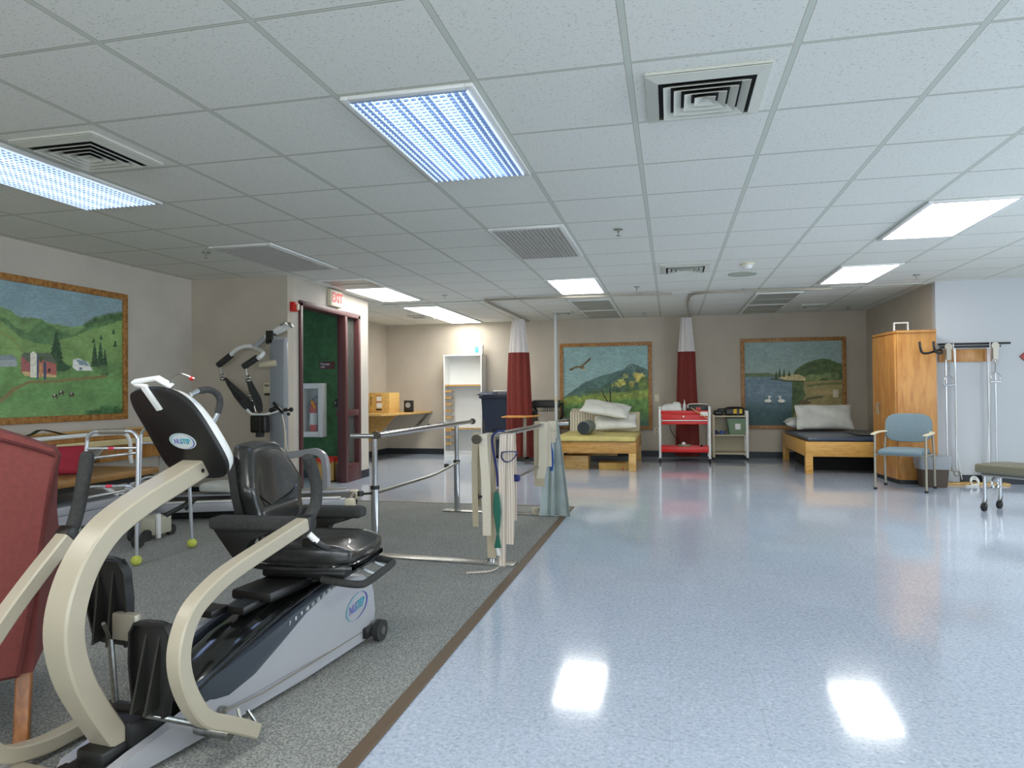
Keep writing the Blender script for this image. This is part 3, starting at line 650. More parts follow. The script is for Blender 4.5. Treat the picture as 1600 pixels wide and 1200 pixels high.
# ================================================================ wall fittings
# exit sign, projecting from the wall, face towards the room
t = thing('exit_sign', 'lit white exit sign with red letters above the maroon doorway', 'exit sign', (XP, 7.62, 2.14))
b = MB(); b.box((.0, -.15, 0), (.05, .15, .2), .008); b.build('housing', M_CREAM, t)
MB().box((.05, -.14, .01), (.054, .14, .19), .002).build('face_panel', M_EXIT, t)
text('exit_lettering', 'EXIT', .15, M_EXITR, t, WM[t.name] @ basis((.056, 0, .1), (0, 1, 0), (0, 0, 1)), .002, sx=.86, off=.007)
t = thing('fire_alarm', 'small red fire alarm box with white strobe left of the maroon door frame', 'fire alarm', (XP, 6.69, 1.98))
MB().box((0, -.045, 0), (.05, .045, .1), .006).build('housing', M_RED, t); MB().box((.05, .0, .015), (.07, .04, .085), .008).build('strobe_lens', M_CREAM, t)
t = thing('thermostat', 'cream wall thermostat with dark lower strip on the beige wall return', 'thermostat', (-4.16, YR, 1.09))
MB().box((-.045, -.02, 0), (.045, 0, .13), .006).build('housing', M_CREAM, t); MB().box((-.03, -.024, .0), (.03, -.018, .02)).build('dark_strip', M_BLACK, t); MB().box((-.03, -.026, .09), (.03, -.018, .115), .003).build('display', M_TAUPE, t)
def plate(name, label, x, z, cat='wall switch', slots=False, y=YB, m=M_CREAM):
    t = thing(name, label, cat, (x, y, z)); MB().box((-.04, -.008, -.06), (.04, -.0005, .06), .004).build('cover_plate', m, t)
    if slots:
        b = MB()
        for zz in (-.028, .028): b.box((-.018, -.011, zz-.016), (.018, -.007, zz+.016), .004)
        b.build('socket_face', M_DARK if m is not M_CREAM else M_TAUPE, t)
    else: MB().box((-.008, -.02, -.012), (.008, -.006, .014), .003).build('toggle', M_WHITE, t)
plate('light_switch', 'cream switch plate right of the mountain mural frame', -.225, .985)
plate('power_outlet', 'cream double outlet low on the wall left of the red cart', -.232, .43, 'outlet', True)
plate('power_outlet', 'brown double outlet on the wall under the nook shelf', AY(671, 667, YB).x, .49, 'outlet', True, m=M_TAUPE)
plate('light_switch', 'cream switch plate fixed over the beach part of the lake mural', AY(1306, 616, YB-.03).x, 1.04, y=YB-.014)
# corridor items
gy_ = 8.33
t = thing('extinguisher_cabinet', 'white wall cabinet with a glass door on the green corridor wall', 'fire cabinet', (-4.56, gy_, .54))
b = MB(); W_, H_, D_ = .33, .70, .12
b.box((-W_/2-.02, -D_, 0), (-W_/2+.06, 0, H_), .004); b.box((W_/2-.06, -D_, 0), (W_/2, 0, H_), .004); b.box((-W_/2+.05, -D_, 0), (W_/2-.05, 0, .07), .004); b.box((-W_/2+.05, -D_, H_-.07), (W_/2-.05, 0, H_), .004); b.build('body', M_WHITE, t)
MB().box((-W_/2+.05, -.012, .06), (W_/2-.05, -.004, H_-.06)).build('back_panel', M_GREY, t)
MB().box((-W_/2+.05, -D_+.004, .06), (W_/2-.05, -D_+.008, H_-.06)).build('door_glass', glass('cabinet_glass', (200, 210, 205), .03, .12), t)
t = thing('fire_extinguisher', 'red fire extinguisher with white label and yellow tag inside the white cabinet', 'fire extinguisher', (-4.55, gy_-.066, .611))
b = MB(); b.tube([(0, 0, 0), (0, 0, .02), (0, 0, .30), (0, 0, .36), (0, 0, .39)], .05, 22, radii=[.044, .048, .048, .034, .018]); b.build('cylinder', M_RED, t)
b = MB(); b.cyl((0, 0, .39), (0, 0, .43), .016, n=12); b.obox((.0, 0, .43), (.08, 0, .47), .014, .01); b.obox((0, 0, .42), (.07, 0, .43), .014, .008); b.build('valve_handle', M_BLACK, t)
MB().tube(smoothpath([(0, -.01, .41), (-.05, -.015, .38), (-.053, -.012, .25), (-.048, -.01, .12)]), .008, 8).build('hose', M_BLACK, t)
MB().tube([(0, 0, .09), (0, 0, .24)], .049, 22).build('label', M_WHITE, t)
MB().obox((.0, -.052, .40), (.05, -.052, .30), .002, .03).build('yellow_tag', mat('tag_yellow', (226, 150, 40), .6), t)
t = thing('room_sign', 'small maroon room sign with white lettering on the green corridor wall', 'sign', (AY(511, 571, gy_).x, gy_, AY(511, 571, gy_).z))
MB().box((-.11, -.008, -.05), (.11, -.0005, .05), .003).build('plaque', M_MAROON, t)
text('lettering', 'Therapy', .04, M_WHITE, t, WM[t.name] @ basis((-.09, -.0095, .018), (1, 0, 0), (0, 0, 1)), .0008, 'LEFT')
text('lettering', '100', .034, M_WHITE, t, WM[t.name] @ basis((-.09, -.0095, -.022), (1, 0, 0), (0, 0, 1)), .0008, 'LEFT', sx=1.2)
t = thing('door_latch_plate', 'small dark latch plate on the green corridor wall beside the doorway', 'door hardware', (AY(525.5, 628, gy_).x, gy_, .98))
MB().box((-.02, -.012, -.05), (.02, -.0005, .05), .003).build('plate', M_BLACK, t); MB().ball((0, -.02, 0), .012).build('button', M_STEEL, t)
p = Vector((-4.235, 8.13, 0)); t = thing('corridor_box', 'cardboard box on the corridor floor lined with a bright red bag', 'box', p)
b = MB(); b.box((-.13, -.12, 0), (.11, .12, .012)); b.box((-.13, -.12, 0), (-.122, .12, .25)); b.box((.102, -.12, 0), (.11, .12, .25)); b.box((-.13, -.12, 0), (.11, -.112, .25)); b.box((-.13, .112, 0), (.11, .12, .25)); b.build('body', M_CARD, t)
b = MB(); rr = [[(x*(1+.02*k)-.01, y*(1+.02*k), z) for x, y in [(-.125, -.115), (0, -.122), (.108, -.115), (.112, 0), (.108, .115), (0, .122), (-.125, .115), (-.13, 0)]] for k, z in ((0, .20), (2, .26), (5, .285), (0, .29), (-22, .24))]; b.loft(rr, True); b.build('bag_liner', mat('red_bag', (232, 62, 42), .4), t)

# ================================================================ back left nook
b = MB(); S0 = AZ(578, 650, .75); zsh = .745
poly = [(XL, 10.15, zsh), (-4.42, 10.15, zsh), (-4.30, 10.35, zsh), (-4.22, 11.3, zsh), (-4.20, YB, zsh), (XL, YB, zsh)]
t = thing('corner_shelf', 'wooden corner wall shelf with a tapered plywood bracket in the back left nook', 'shelf', (-4.7, 10.9, .745))
b = MB(); b.prism(poly, (0, 0, .035), .004); b.build('shelf_board', M_MAPLE, t, world=True)
b = MB(); b.prism([(XL+.001, 10.45, .745), (-4.30, 10.45, .745), (-4.62, 10.45, .42), (-4.95, 10.45, .18), (XL+.001, 10.45, .16)], (0, .02, 0)); b.build('bracket', wood('plywood', (176, 138, 78), (146, 108, 52), (5, 5, 5), .6, 8), t, world=True)
b = MB(); b.prism([(-4.24, YB-.001, .745), (-4.27, YB-.001, .745), (-4.62, YB-.001, .36), (-4.62, YB-.001, .40)], (0, -.03, 0)); b.build('brace', M_GREY, t, world=True)
t = thing('cardboard_box', 'tan storage box with pasted labels on the corner shelf', 'box', (-4.62, 10.72, .7805))
b = MB(); b.box((-.2, -.16, 0), (.16, .28, .335), .003); b.build('carton', M_CARD, t)
b = MB(); b.box((-.06, -.163, .2), (.02, -.1605, .27)); b.box((-.06, -.163, .09), (.03, -.1605, .165)); b.build('paper_label', M_WHITE, t)
b = MB(); b.box((-.07, -.163, .045), (.03, -.1605, .07)); b.box((-.165, -.163, .13), (-.155, -.1605, .26)); b.box((-.15, -.163, .25), (-.14, -.1605, .265)); b.build('black_marking', M_BLACK, t)
b = MB(); b.box((-.075, -.163, .178), (.03, -.1605, .188)); b.box((-.075, -.163, .285), (.02, -.1605, .293)); b.build('red_print', M_EXITR, t)
t = thing('small_speaker', 'small black speaker box beside the tan box on the corner shelf', 'speaker', (-4.33, 11.1, .7805))
MB().box((-.075, -.05, 0), (.06, .07, .2), .008).build('cabinet', M_BLACK, t); MB().cyl((0, -.054, .12), (0, -.049, .12), .045, n=18).build('grille', M_GREY, t); MB().box((.0, -.06, 0), (.075, .0, .05), .004).build('foot', M_BLACK, t)
tag(MB().box((-5.04, 10.55, .7805), (-4.86, 10.85, .98), .004).build('brown_carton', mat('brown_card', (140, 104, 66), .8)), 'brown carton half hidden behind the pillar on the corner shelf', 'box')
# bookcase
x0, x1, yf, yb = -3.885, -3.19, 11.62, YB-.012; H = 1.77
t = thing('bookcase', 'tall empty white bookcase against the back wall in the nook', 'bookcase', ((x0+x1)/2, (yf+yb)/2, 0)); b = MB()
b.box((x0, yf, 0), (x0+.022, yb, H)); b.box((x1-.022, yf, 0), (x1, yb, H)); b.build('side_panel', M_WHITE, t, world=True, smooth=False)
MB().box((x0+.022, yb-.01, .06), (x1-.022, yb-.002, H-.02)).build('back_panel', M_WHITE, t, world=True, smooth=False)
MB().box((x0-.005, yf-.005, H-.02), (x1+.005, yb, H)).build('top_panel', M_WHITE, t, world=True, smooth=False)
MB().box((x0+.022, yf+.01, 0), (x1-.022, yf+.025, .06)).build('plinth', M_WHITE, t, world=True, smooth=False)
M_WEDGE = wood('raw_edge', (200, 156, 92), (180, 134, 70), (8, 1, 1))
for z in (1.245, .49): MB().box((x0+.022, yf+.02, z-.022), (x1-.022, yb-.01, z)).build('shelf', M_WHITE, t, world=True, smooth=False); MB().box((x0+.024, yf+.012, z-.026), (x1-.024, yf+.0195, z+.002)).build('wood_edging', M_WEDGE, t, world=True, smooth=False)
MB().box((x0+.022, yf, .06), (x1-.022, yf+.02, .085)).build('bottom_shelf', M_WHITE, t, world=True, smooth=False)
for k in range(9):
    z = 1.13-k*.115; b = MB(); b.box((x0+.024, yf+.03, z), (x0+.13, yf+.22, z+.012)); b.box((x0+.024, yf+.012, z-.015), (x0+.13, yf+.03, z+.02)); b.build('wooden_peg', M_WEDGE, t, world=True, smooth=False)
p = AY(748, 550, 11.75); t = thing('clock_radio', 'small white radio with a blue dial standing on the bookcase', 'radio', (p.x-.01, 11.76, 1.7705))
MB().box((-.11, -.05, 0), (.09, .05, .17), .01).build('case', M_WHITE, t); MB().box((-.05, -.055, .03), (.02, -.049, .145), .004).build('blue_dial', mat('dial_blue', (96, 166, 190), .3), t)
b = MB(); b.tube([(-.1, 0, .16), (-.1, 0, .215), (.085, 0, .215), (.085, 0, .16)], .006, 8); b.build('carry_handle', M_WHITE, t); b = MB(); b.tube([(.02, .0, .17), (.09, .02, .46)], .0025, 6); b.build('antenna', M_STEEL, t)
# blue wheeled bin
t = thing('wheeled_bin', 'large navy blue lidded wheeled bin beside the bookcase', 'bin', (-2.82, 11.52, 0)); b = MB()
def rect(a, y0, y1, z, r=.04, cx=0, n=4):
    P = []
    for sx, sy, st in ((1, 1, 0), (-1, 1, 1), (-1, -1, 2), (1, -1, 3)):
        for k in range(n+1):
            th = (st+k/n)*PI/2; P.append((cx+sx*(a-r)+r*math.cos(th), ((y1-r) if sy > 0 else (y0+r))+r*math.sin(th), z))
    return P
b.loft([rect(.21, -.24, .24, .05), rect(.235, -.28, .27, .62), rect(.26, -.28, .30, .64), rect(.28, -.31, .33, 1.0), rect(.31, -.34, .34, 1.01), rect(.31, -.34, .34, 1.05)]); b.build('body', M_BLUEBIN, t)
b = MB(); b.loft([rect(.33, -.37, .36, 1.055), rect(.33, -.37, .36, 1.075), rect(.29, -.31, .30, 1.11), rect(.26, -.28, .28, 1.115)]); b.box((-.06, -.36, 1.06), (.02, -.28, 1.115), .01); b.build('lid', mat('lid_blue', (40, 50, 66), .35), t)
b = MB(); b.box((-.09, -.29, .38), (.09, -.262, .5), .01); b.build('grip_recess', M_DARK, t)
for s_ in (-1, 1): MB().cyl((s_*.19, .24, .08), (s_*.235, .24, .08), .08, n=20).build('wheel', M_RUBBER, t)
tag(MB().box((-2.92, 11.37, 1.1205), (-2.64, 11.62, 1.137), .006).build('paper_stack', M_WHITE), 'flat white paper stack lying on the blue bin lid', 'papers')
# curtains gathered against the wall
def curtain(cx, cy, label, zt, w0, w1, zm, seed):
    t = thing('privacy_curtain', label, 'curtain', (cx, cy, 0)); n = 72
    def ring(w, z, ph):
        P = []
        for k in range(n):
            a = 2*PI*k/n; r = w/2*(1+.13*math.sin(9*a+ph)+.04*math.sin(17*a+seed)); P.append((r*math.cos(a), r*.62*math.sin(a), z))
        return P
    zs = [zm-(zm-.05)*k/14 for k in range(15)]
    b = MB(); b.loft([ring(w0*1.04+(w1-w0)*(k/14)**.85, z, seed+.25*math.sin(k*.5)) for k, z in enumerate(zs)]); b.build('cloth', M_CURT, t, ang=60)
    b = MB(); b.loft([ring(w0*(.62+.38*k/6), zt-(zt-zm+.01)*k/6, seed) for k in range(7)]); b.build('mesh_header', M_MESH, t, ang=60)
    for k in range(5): MB().torus((-w0*.2+w0*.1*k, 0, zt+.008), (1, 0, 0), .013, .003, 10, 6).build('hook', M_STEEL, t)
curtain(-2.40, 11.0, 'burgundy curtain with mesh top hanging between the blue bin and the wooden bedside table', 2.285, .30, .41, 1.745, 1)
curtain(.262, 11.55, 'narrow burgundy curtain with mesh top hanging behind the red cart', 2.285, .235, .33, 1.735, 4)
# overbed table
t = thing('overbed_table', 'wheeled bedside table with a wooden top in front of the left curtain', 'table', (-2.28, 10.62, 0))
b = MB(); b.prism([(-.27, -.2, .71), (.12, -.2, .71), (.3, .02, .725), (.12, .2, .71), (-.27, .2, .71)], (0, 0, .022), .004); b.build('tabletop', wood('table_wood', (204, 150, 76), (184, 126, 56), (6, 1, 1)), t)
MB().box((.03, -.02, .07), (.08, .02, .71), .004).build('column', M_TAUPE, t)
for yy in (-.16, .16): MB().box((-.28, yy-.02, .04), (.3, yy+.02, .07), .006).build('foot', M_BLACK, t)
b = MB(); b.box((.03, -.16, .05), (.08, .16, .09)); b.build('base_bar', M_BLACK, t)
for xx in (-.26, .28):
    for yy in (-.16, .16): MB().cyl((xx, yy-.012, .021), (xx, yy+.012, .021), .021, n=14).build('castor', M_RUBBER, t)
# exam bench with black cushion
t = thing('exam_bench', 'beige bench with a raised black padded cushion beside the mountain mural', 'bench', (-2.0, 11.62, 0))
MB().pad((-.28, -.2, .84), (.2, .2, .97), .03).build('cushion', M_VINYL, t)
MB().box((-.18, -.14, .1), (.16, .16, .78), .01).build('cabinet_base', W_BEIGE, t)
b = MB(); b.cyl((-.02, 0, .78), (-.02, 0, .85), .02); b.build('lift_post', M_STEEL, t); b = MB(); b.obox((-.25, -.05, .85), (-.2, -.05, .76), .03, .03); b.box((-.3, -.08, .70), (-.19, .05, .78), .01); b.build('hinge_bracket', M_BLACK, t)
b = MB(); b.tube(smoothpath([(.21, -.1, .9), (.24, -.12, .86), (.23, -.12, .7), (.2, -.1, .66)]), .018, 8); b.ball((.23, -.1, .9), .026); b.ball((.21, -.1, .64), .024); b.build('crank_handle', M_BLACK, t)
for xx, yy in ((-.2, -.18), (.18, -.18), (-.2, .18), (.18, .18)): MB().box((xx-.02, yy-.02, 0), (xx+.02, yy+.02, .1), .004).build('foot', M_BLACK, t)
MB().box((-.24, -.2, .095), (.22, .2, .11)).build('base_plate', M_BLACK, t)
# floor to ceiling pole
p = AZ(867.5, 488, CZ); t = thing('transfer_pole', 'slim white floor to ceiling grab pole left of the mountain mural', 'pole', (p.x, p.y, 0))
MB().cyl((0, 0, .02), (0, 0, CZ-.02), .022).build('tube', M_LGREY, t); MB().cyl((0, 0, 0), (0, 0, .02), .07, .05).build('floor_flange', M_LGREY, t); MB().cyl((0, 0, CZ-.02), (0, 0, CZ), .04, .06).build('ceiling_flange', M_LGREY, t)
MB().cyl((0, 0, .93), (0, 0, 1.02), .027).build('tan_sleeve', M_WEBT, t)

# ================================================================ mat table and things on it
t = thing('mat_table', 'low wooden therapy table with a mustard vinyl mat below the mountain mural', 'therapy table', (-1.0, 10.5, 0))
x0, x1, y0, y1 = -1.58, -.47, 9.66, 11.45
b = MB(); b.box((x0, y0, .245), (x1, y0+.03, .405), .004); b.box((x0, y1-.03, .245), (x1, y1, .405), .004); b.box((x0, y0+.03, .245), (x0+.03, y1-.03, .405), .004); b.box((x1-.03, y0+.03, .245), (x1, y1-.03, .405), .004); b.box((x0+.03, y0+.03, .38), (x1-.03, y1-.03, .405)); b.build('platform', wood('table_birch', (188, 144, 78), (166, 120, 56), (1.2, 6, 6)), t, world=True)
for xx in (x0+.0, x1-.1):
    for yy in (y0+.001, y1-.1): MB().box((xx, yy, 0), (xx+.1, yy+.1, .246), .004).build('leg', M_MAPLE, t, world=True)
MB().box((x0+.1, y0+.6, .16), (x1-.3, y0+.64, .245)).build('cross_beam', M_MAPLE, t, world=True)
MB().pad((x0-.02, y0-.03, .405), (x1+.0, y1, .478), .022).build('mat', M_MUSTARD, t, world=True)
def pillow(name, label, c, size, R, m, cat='pillow', wr=.02, seed=0):
    t = MB(); n = 18; sx, sy, sz = size; top = []; bot = []
    for s_, L in ((1, top), (-1, bot)):
        for j in range(n+1):
            row = []
            for i in range(n+1):
                u, v = 2*i/n-1, 2*j/n-1; e = (1-u**4)**.6*(1-v**4)**.6
                z = s_*sz/2*e + wr*math.sin(5*u+seed+2*v)*math.cos(4*v+seed)*e*.5; k = 1-.05*(1-abs(u))*(abs(v) > .9)-.05*(1-abs(v))*(abs(u) > .9)
                row.append(t.bm.verts.new(Vector((u*sx/2*k, v*sy/2*k, z))))
            L.append(row)
    fs = []
    for L in (top, bot):
        for j in range(n):
            for i in range(n): fs.append(t.bm.faces.new((L[j][i], L[j][i+1], L[j+1][i+1], L[j+1][i])))
    bmesh.ops.remove_doubles(t.bm, verts=t.bm.verts, dist=1e-5)
    M = Matrix.Translation(Vector(c)) @ R
    for v in t.bm.verts: v.co = M @ v.co
    o = t.build(name, m, ang=70); return tag(o, label, cat)
RE = lambda x, y, z: (Matrix.Rotation(z, 4, 'Z') @ Matrix.Rotation(y, 4, 'Y') @ Matrix.Rotation(x, 4, 'X'))
M_STR = mat('striped_ticking', (206, 198, 176), .9); nt, N_, Mm = nodegraph(M_STR)
_tc = N_('ShaderNodeTexCoord'); _sx = N_('ShaderNodeSeparateXYZ'); nt.links.new(_tc.outputs['Object'], _sx.inputs[0])
_f = Mm('FRACT', Mm('MULTIPLY', _sx.outputs[0], 24.0)); _g = Mm('LESS_THAN', _f, .38); _mx = N_('ShaderNodeMix', data_type='RGBA'); nt.links.new(_g, _mx.inputs[0]); _mx.inputs[6].default_value = lin((214, 206, 186)); _mx.inputs[7].default_value = lin((158, 150, 132)); nt.links.new(_mx.outputs[2], nt.nodes['Principled BSDF'].inputs['Base Color'])
# striped folded wedge, long beige wedge under the pillows
b = MB(); b.prism([(-1.57, 11.0, .479), (-1.57, 11.3, .479), (-1.57, 11.38, .80), (-1.57, 11.28, .83), (-1.57, 11.02, .78)][::-1], (.56, 0, 0), .015); tag(b.build('striped_cushion', M_STR), 'upright cushion with brown and cream stripes at the back left of the mustard mat', 'cushion')
b = MB(); b.prism([(-1.0, 10.95, .479), (-1.0, 11.42, .479), (-1.0, 11.42, .77), (-1.0, 11.2, .77), (-1.0, 10.98, .52)][::-1], (.52, 0, 0), .015); tag(b.build('wedge_cushion', mat('beige_wedge', (196, 184, 152), .8)), 'beige wedge cushion behind the white pillows on the mustard mat', 'cushion')
pillow('pillow', 'lower white pillow leaning on the beige wedge on the mustard mat', (-.84, 10.84, .635), (.66, .34, .13), RE(.62, -.05, .0), M_LINEN, seed=1)
pillow('pillow', 'upper white pillow with a pointed left corner on the mustard mat', (-.98, 10.82, .835), (.74, .42, .12), RE(.42, .16, -.08), M_LINEN, seed=3)
t = thing('bolster', 'dark grey cylindrical bolster lying on the front of the mustard mat', 'bolster', (-1.24, 10.15, .58))
b = MB(); b.tube([(.02, -.20, 0), (.02, -.19, 0), (.05, .25, 0), (.05, .26, 0)], .1, 32, radii=[.085, .098, .098, .085]); b.build('roll', mat('grey_green_vinyl', (96, 104, 96), .5), t); b = MB(); b.cyl((.0195, -.207, 0), (.02, -.201, 0), .088, n=32); b.build('end_cap', mat('end_slate', (36, 46, 52), .55), t)
def crate(label, a, c, m, knot=True):
    t = thing('wooden_crate', label, 'crate', ((a[0]+c[0])/2, (a[1]+c[1])/2, 0)); MB().box((a[0], a[1], 0), (c[0], c[1], c[2]), .004).build('box', m, t, world=True)
    return t
t = crate('pale wooden crate under the left side of the mustard therapy table', (-1.49, 9.85), (-1.15, 10.15, .19), M_MAPLE); MB().cyl((-1.30, 9.846, .055), (-1.30, 9.849, .055), .012, n=10).build('knot_hole', M_TAN, t, world=True)
t = crate('low brown cardboard crate under the right side of the mustard therapy table', (-1.0, 9.85), (-.6, 10.15, .095), M_CARD); MB().cyl((-.66, 9.846, .01), (-.66, 9.849, .025), .014, n=10).build('pink_sticker', M_PINK, t, world=True)

# ================================================================ red utility cart
CX0, CX1, CY0, CY1 = -.165, .575, 10.95, 11.3
t = thing('utility_cart', 'red two tray utility cart with white posts in front of the narrow curtain', 'cart', ((CX0+CX1)/2, (CY0+CY1)/2, 0))
def tray(z0, z1):
    b = MB(); b.box((CX0+.01, CY0+.01, z0), (CX1-.01, CY1-.01, z0+.01)); b.box((CX0, CY0, z0), (CX1, CY0+.012, z1), .003); b.box((CX0, CY1-.012, z0), (CX1, CY1, z1), .003); b.box((CX0, CY0+.012, z0), (CX0+.012, CY1-.012, z1), .003); b.box((CX1-.012, CY0+.012, z0), (CX1, CY1-.012, z1), .003); return b
tray(.16, .245).build('lower_tray', M_RED, t, world=True); tray(.745, .80).build('upper_tray', M_RED, t, world=True)
b = MB(); b.box((CX0+.03, CY0-.004, .63), (CX1-.03, CY1-.02, .744), .004); b.build('drawer', M_RED, t, world=True); MB().box((CX0+.03, CY0-.018, .64), (CX1-.03, CY0-.004, .655), .003).build('drawer_handle', M_WHITE, t, world=True)
MB().box((CX0+.03, CY0-.0, .588), (CX1-.03, CY0+.02, .63), .003).build('lower_rail', M_RED, t, world=True)
b = MB(); b.cyl((.19, CY0-.0065, .71), (.19, CY0-.0045, .71), .012, n=12); b.build('lock', M_STEEL, t, world=True)
for xx in (CX0+.0, CX1):
    for yy in (CY0+.0, CY1): b = MB(); b.box((xx-.016, yy-.016, .08), (xx+.016, yy+.016, .83), .004); b.ball((xx, yy, .842), .022); b.build('corner_post', M_WHITE, t, world=True); b = MB(); b.cyl((xx-.012, yy, .037), (xx+.012, yy, .037), .037, n=18); b.build('castor', M_RUBBER, t, world=True); b = MB(); b.box((xx-.018, yy-.01, .06), (xx+.018, yy+.01, .085)); b.build('castor_fork', M_STEEL, t, world=True)
t = thing('folded_towel', 'white folded towel heaped on the left of the red cart top', 'towel', (.0, 11.1, .756)); MB().pad((-.15, -.12, 0), (.17, .12, .10), .03, .05).build('towel_fold', M_LINEN, t); MB().pad((.02, -.1, .09), (.16, .1, .155), .03, .02).build('towel_fold', M_LINEN, t)
t = thing('gel_bottle', 'white squeeze bottle standing on the red cart top', 'bottle', (.21, 11.1, .756)); MB().tube([(0, 0, 0), (0, 0, .12), (0, 0, .15)], .03, 14, radii=[.03, .03, .014]).build('bottle_body', M_WHITE, t); MB().tube([(0, 0, .15), (0, 0, .21)], .012, 10, radii=[.012, .004]).build('nozzle', M_WHITE, t)
t = thing('tool_case', 'black case with a cream carrying strap on the right of the red cart top', 'case', (.41, 11.12, .756)); MB().box((-.15, -.1, 0), (.15, .1, .13), .01).build('case_body', M_BLACK, t); b = MB(); b.tube(smoothpath([(-.15, -.11, .08), (-.14, -.11, .135), (0, -.11, .145), (.14, -.11, .135)]), .008, 8); b.build('strap', M_WEB, t); MB().box((-.03, -.104, .05), (.04, -.1, .09)).build('red_sticker', M_RED, t)
t = thing('wooden_stick', 'pale wooden stick leaning out over the front of the red cart', 'stick', (.4, 10.93, .8)); MB().obox((-.10, -.02, .045), (.14, -.03, -.12), .02, .012).build('shaft', M_MAPLE, t)
tag(MB().box((.44, CY0-.0085, .72), (.55, CY0-.005, .78)).build('paper_note', M_WHITE), 'white paper note stuck on the right front of the red cart', 'note')
tag(MB().box((-.14, 11.0, .171), (.09, 11.2, .20), .006).build('folded_cloth', mat('mint_cloth', (140, 200, 180), .8)), 'mint green folded cloth on the lower cart tray', 'cloth')
t = thing('basket', 'round woven basket with a white roll on the lower cart tray', 'basket', (.20, 11.1, .171)); b = MB(); b.tube([(0, 0, 0), (0, 0, .09), (0, 0, .1)], .09, 22, radii=[.085, .1, .092]); b.build('weave', mat('wicker', (150, 134, 112), .9, noise=.2, ns=80), t); b = MB(); b.ball((-.01, -.02, .11), .032); b.build('white_roll', M_WHITE, t)
t = thing('supply_tray', 'white tray with blue and dark supplies at the right of the lower cart shelf', 'tray', (.44, 11.1, .171)); MB().box((-.1, -.08, 0), (.1, .08, .03), .006).build('tray_base', M_WHITE, t); MB().box((-.03, -.05, .03), (.08, .05, .065), .01).build('blue_pack', M_NAVY, t); b = MB(); b.ball((.02, 0, .08), .018); b.build('dark_cap', M_BLACK, t); MB().pad((-.13, -.06, .03), (-.05, .03, .06), .012).build('tissue', M_WHITE, t)
tag(MB().tube(smoothpath([(-.02, 11.24, .59), (.0, 11.25, .48), (.06, 11.26, .38), (.13, 11.2, .30), (.17, 11.15, .24)]), .006, 6).build('black_cable', M_BLACK), 'black cord hanging inside the red cart down to the lower tray', 'cable')
# ================================================================ beige shelf unit
SX0, SX1, SY0, SY1 = .645, 1.185, 11.45, 11.8
t = thing('shelf_unit', 'beige three shelf rolling unit between the red cart and the lake mural', 'shelf unit', ((SX0+SX1)/2, (SY0+SY1)/2, 0)); M_PUT = mat('putty_plastic', (190, 180, 152), .5)
for z in (.11, .40, .70):
    MB().box((SX0, SY0, z-.02), (SX1, SY1, z+.005), .006).build('shelf', M_PUT, t, world=True)
b = MB(); b.box((SX0+.02, SY1-.01, .12), (SX1-.02, SY1-.002, .69)); b.build('back_panel', M_PUT, t, world=True)
for xx, m_ in ((SX0+.015, M_PUT), (SX1-.015, M_WHITE)):
    for yy in (SY0+.015, SY1-.015): MB().box((xx-.02, yy-.02, .04), (xx+.02, yy+.02, .78 if m_ is M_WHITE else .72), .006).build('corner_post', m_, t, world=True); MB().cyl((xx-.01, yy, .022), (xx+.01, yy, .022), .022, n=14).build('castor', M_RUBBER, t, world=True)
t = thing('exercise_belt_bag', 'black bag with two yellow patches on the top of the beige shelf unit', 'bag', (1.0, 11.6, .706)); MB().pad((-.16, -.1, 0), (.14, .1, .12), .03, .02).build('bag_body', M_BLACK, t)
b = MB(); b.box((-.03, -.106, .03), (.02, -.098, .1)); b.box((.06, -.106, .03), (.1, -.098, .1)); b.build('yellow_patch', mat('patch_yellow', (232, 190, 40), .6), t); MB().box((.02, -.112, -.03), (.05, -.105, .08)).build('strap', M_BLACK, t)
t = thing('ankle_weights', 'heap of black ankle weights on the top left of the beige shelf unit', 'weights', (.75, 11.6, .706)); MB().pad((-.08, -.07, 0), (.07, .07, .08), .03).build('weight_cuff', M_BLACK, t); MB().pad((-.02, -.08, .05), (.1, .05, .11), .025).build('weight_cuff', M_BLACK, t)
t = thing('storage_tub', 'clear green tinted tub of red pieces on the middle shelf of the beige unit', 'tub', (1.02, 11.6, .406)); b = MB(); b.loft([rect(.12, -.12, .12, 0, .02), rect(.15, -.14, .14, .24, .02)], True); b.build('tub_wall', glass('tub_plastic', (140, 176, 140), .3, .55), t); MB().pad((-.1, -.1, .01), (.1, .1, .16), .03).build('red_contents', mat('mixed_red', (190, 70, 70), .6, rgb2=(90, 120, 100), ns=30), t); MB().box((-.03, -.143, .08), (.05, -.139, .17)).build('paper_label', M_WHITE, t); MB().box((-.155, -.145, .235), (.155, .145, .255), .008).build('lid', mat('tub_lid', (120, 134, 122), .5), t)
for k, (xx, m_) in enumerate(((.71, M_NAVY), (.79, M_BLUE), (.86, M_BLACK))):
    t = thing('hand_weight', ['dark blue hand weight at the far left of the middle shelf', 'bright blue hand weight with a red grip, middle one of the row', 'black hand weight next to the clear tub'][k], 'hand weight', (xx, 11.55, .406), 0, 'hand weights on the beige unit'); MB().cyl((0, -.06, .03), (0, -.03, .03), .03, n=12).build('weight_end', m_, t); MB().cyl((0, .03, .03), (0, .06, .03), .03, n=12).build('weight_end', m_, t); MB().cyl((0, -.03, .03), (0, .03, .03), .012, n=8).build('grip', M_RED if k == 1 else M_BLACK, t)
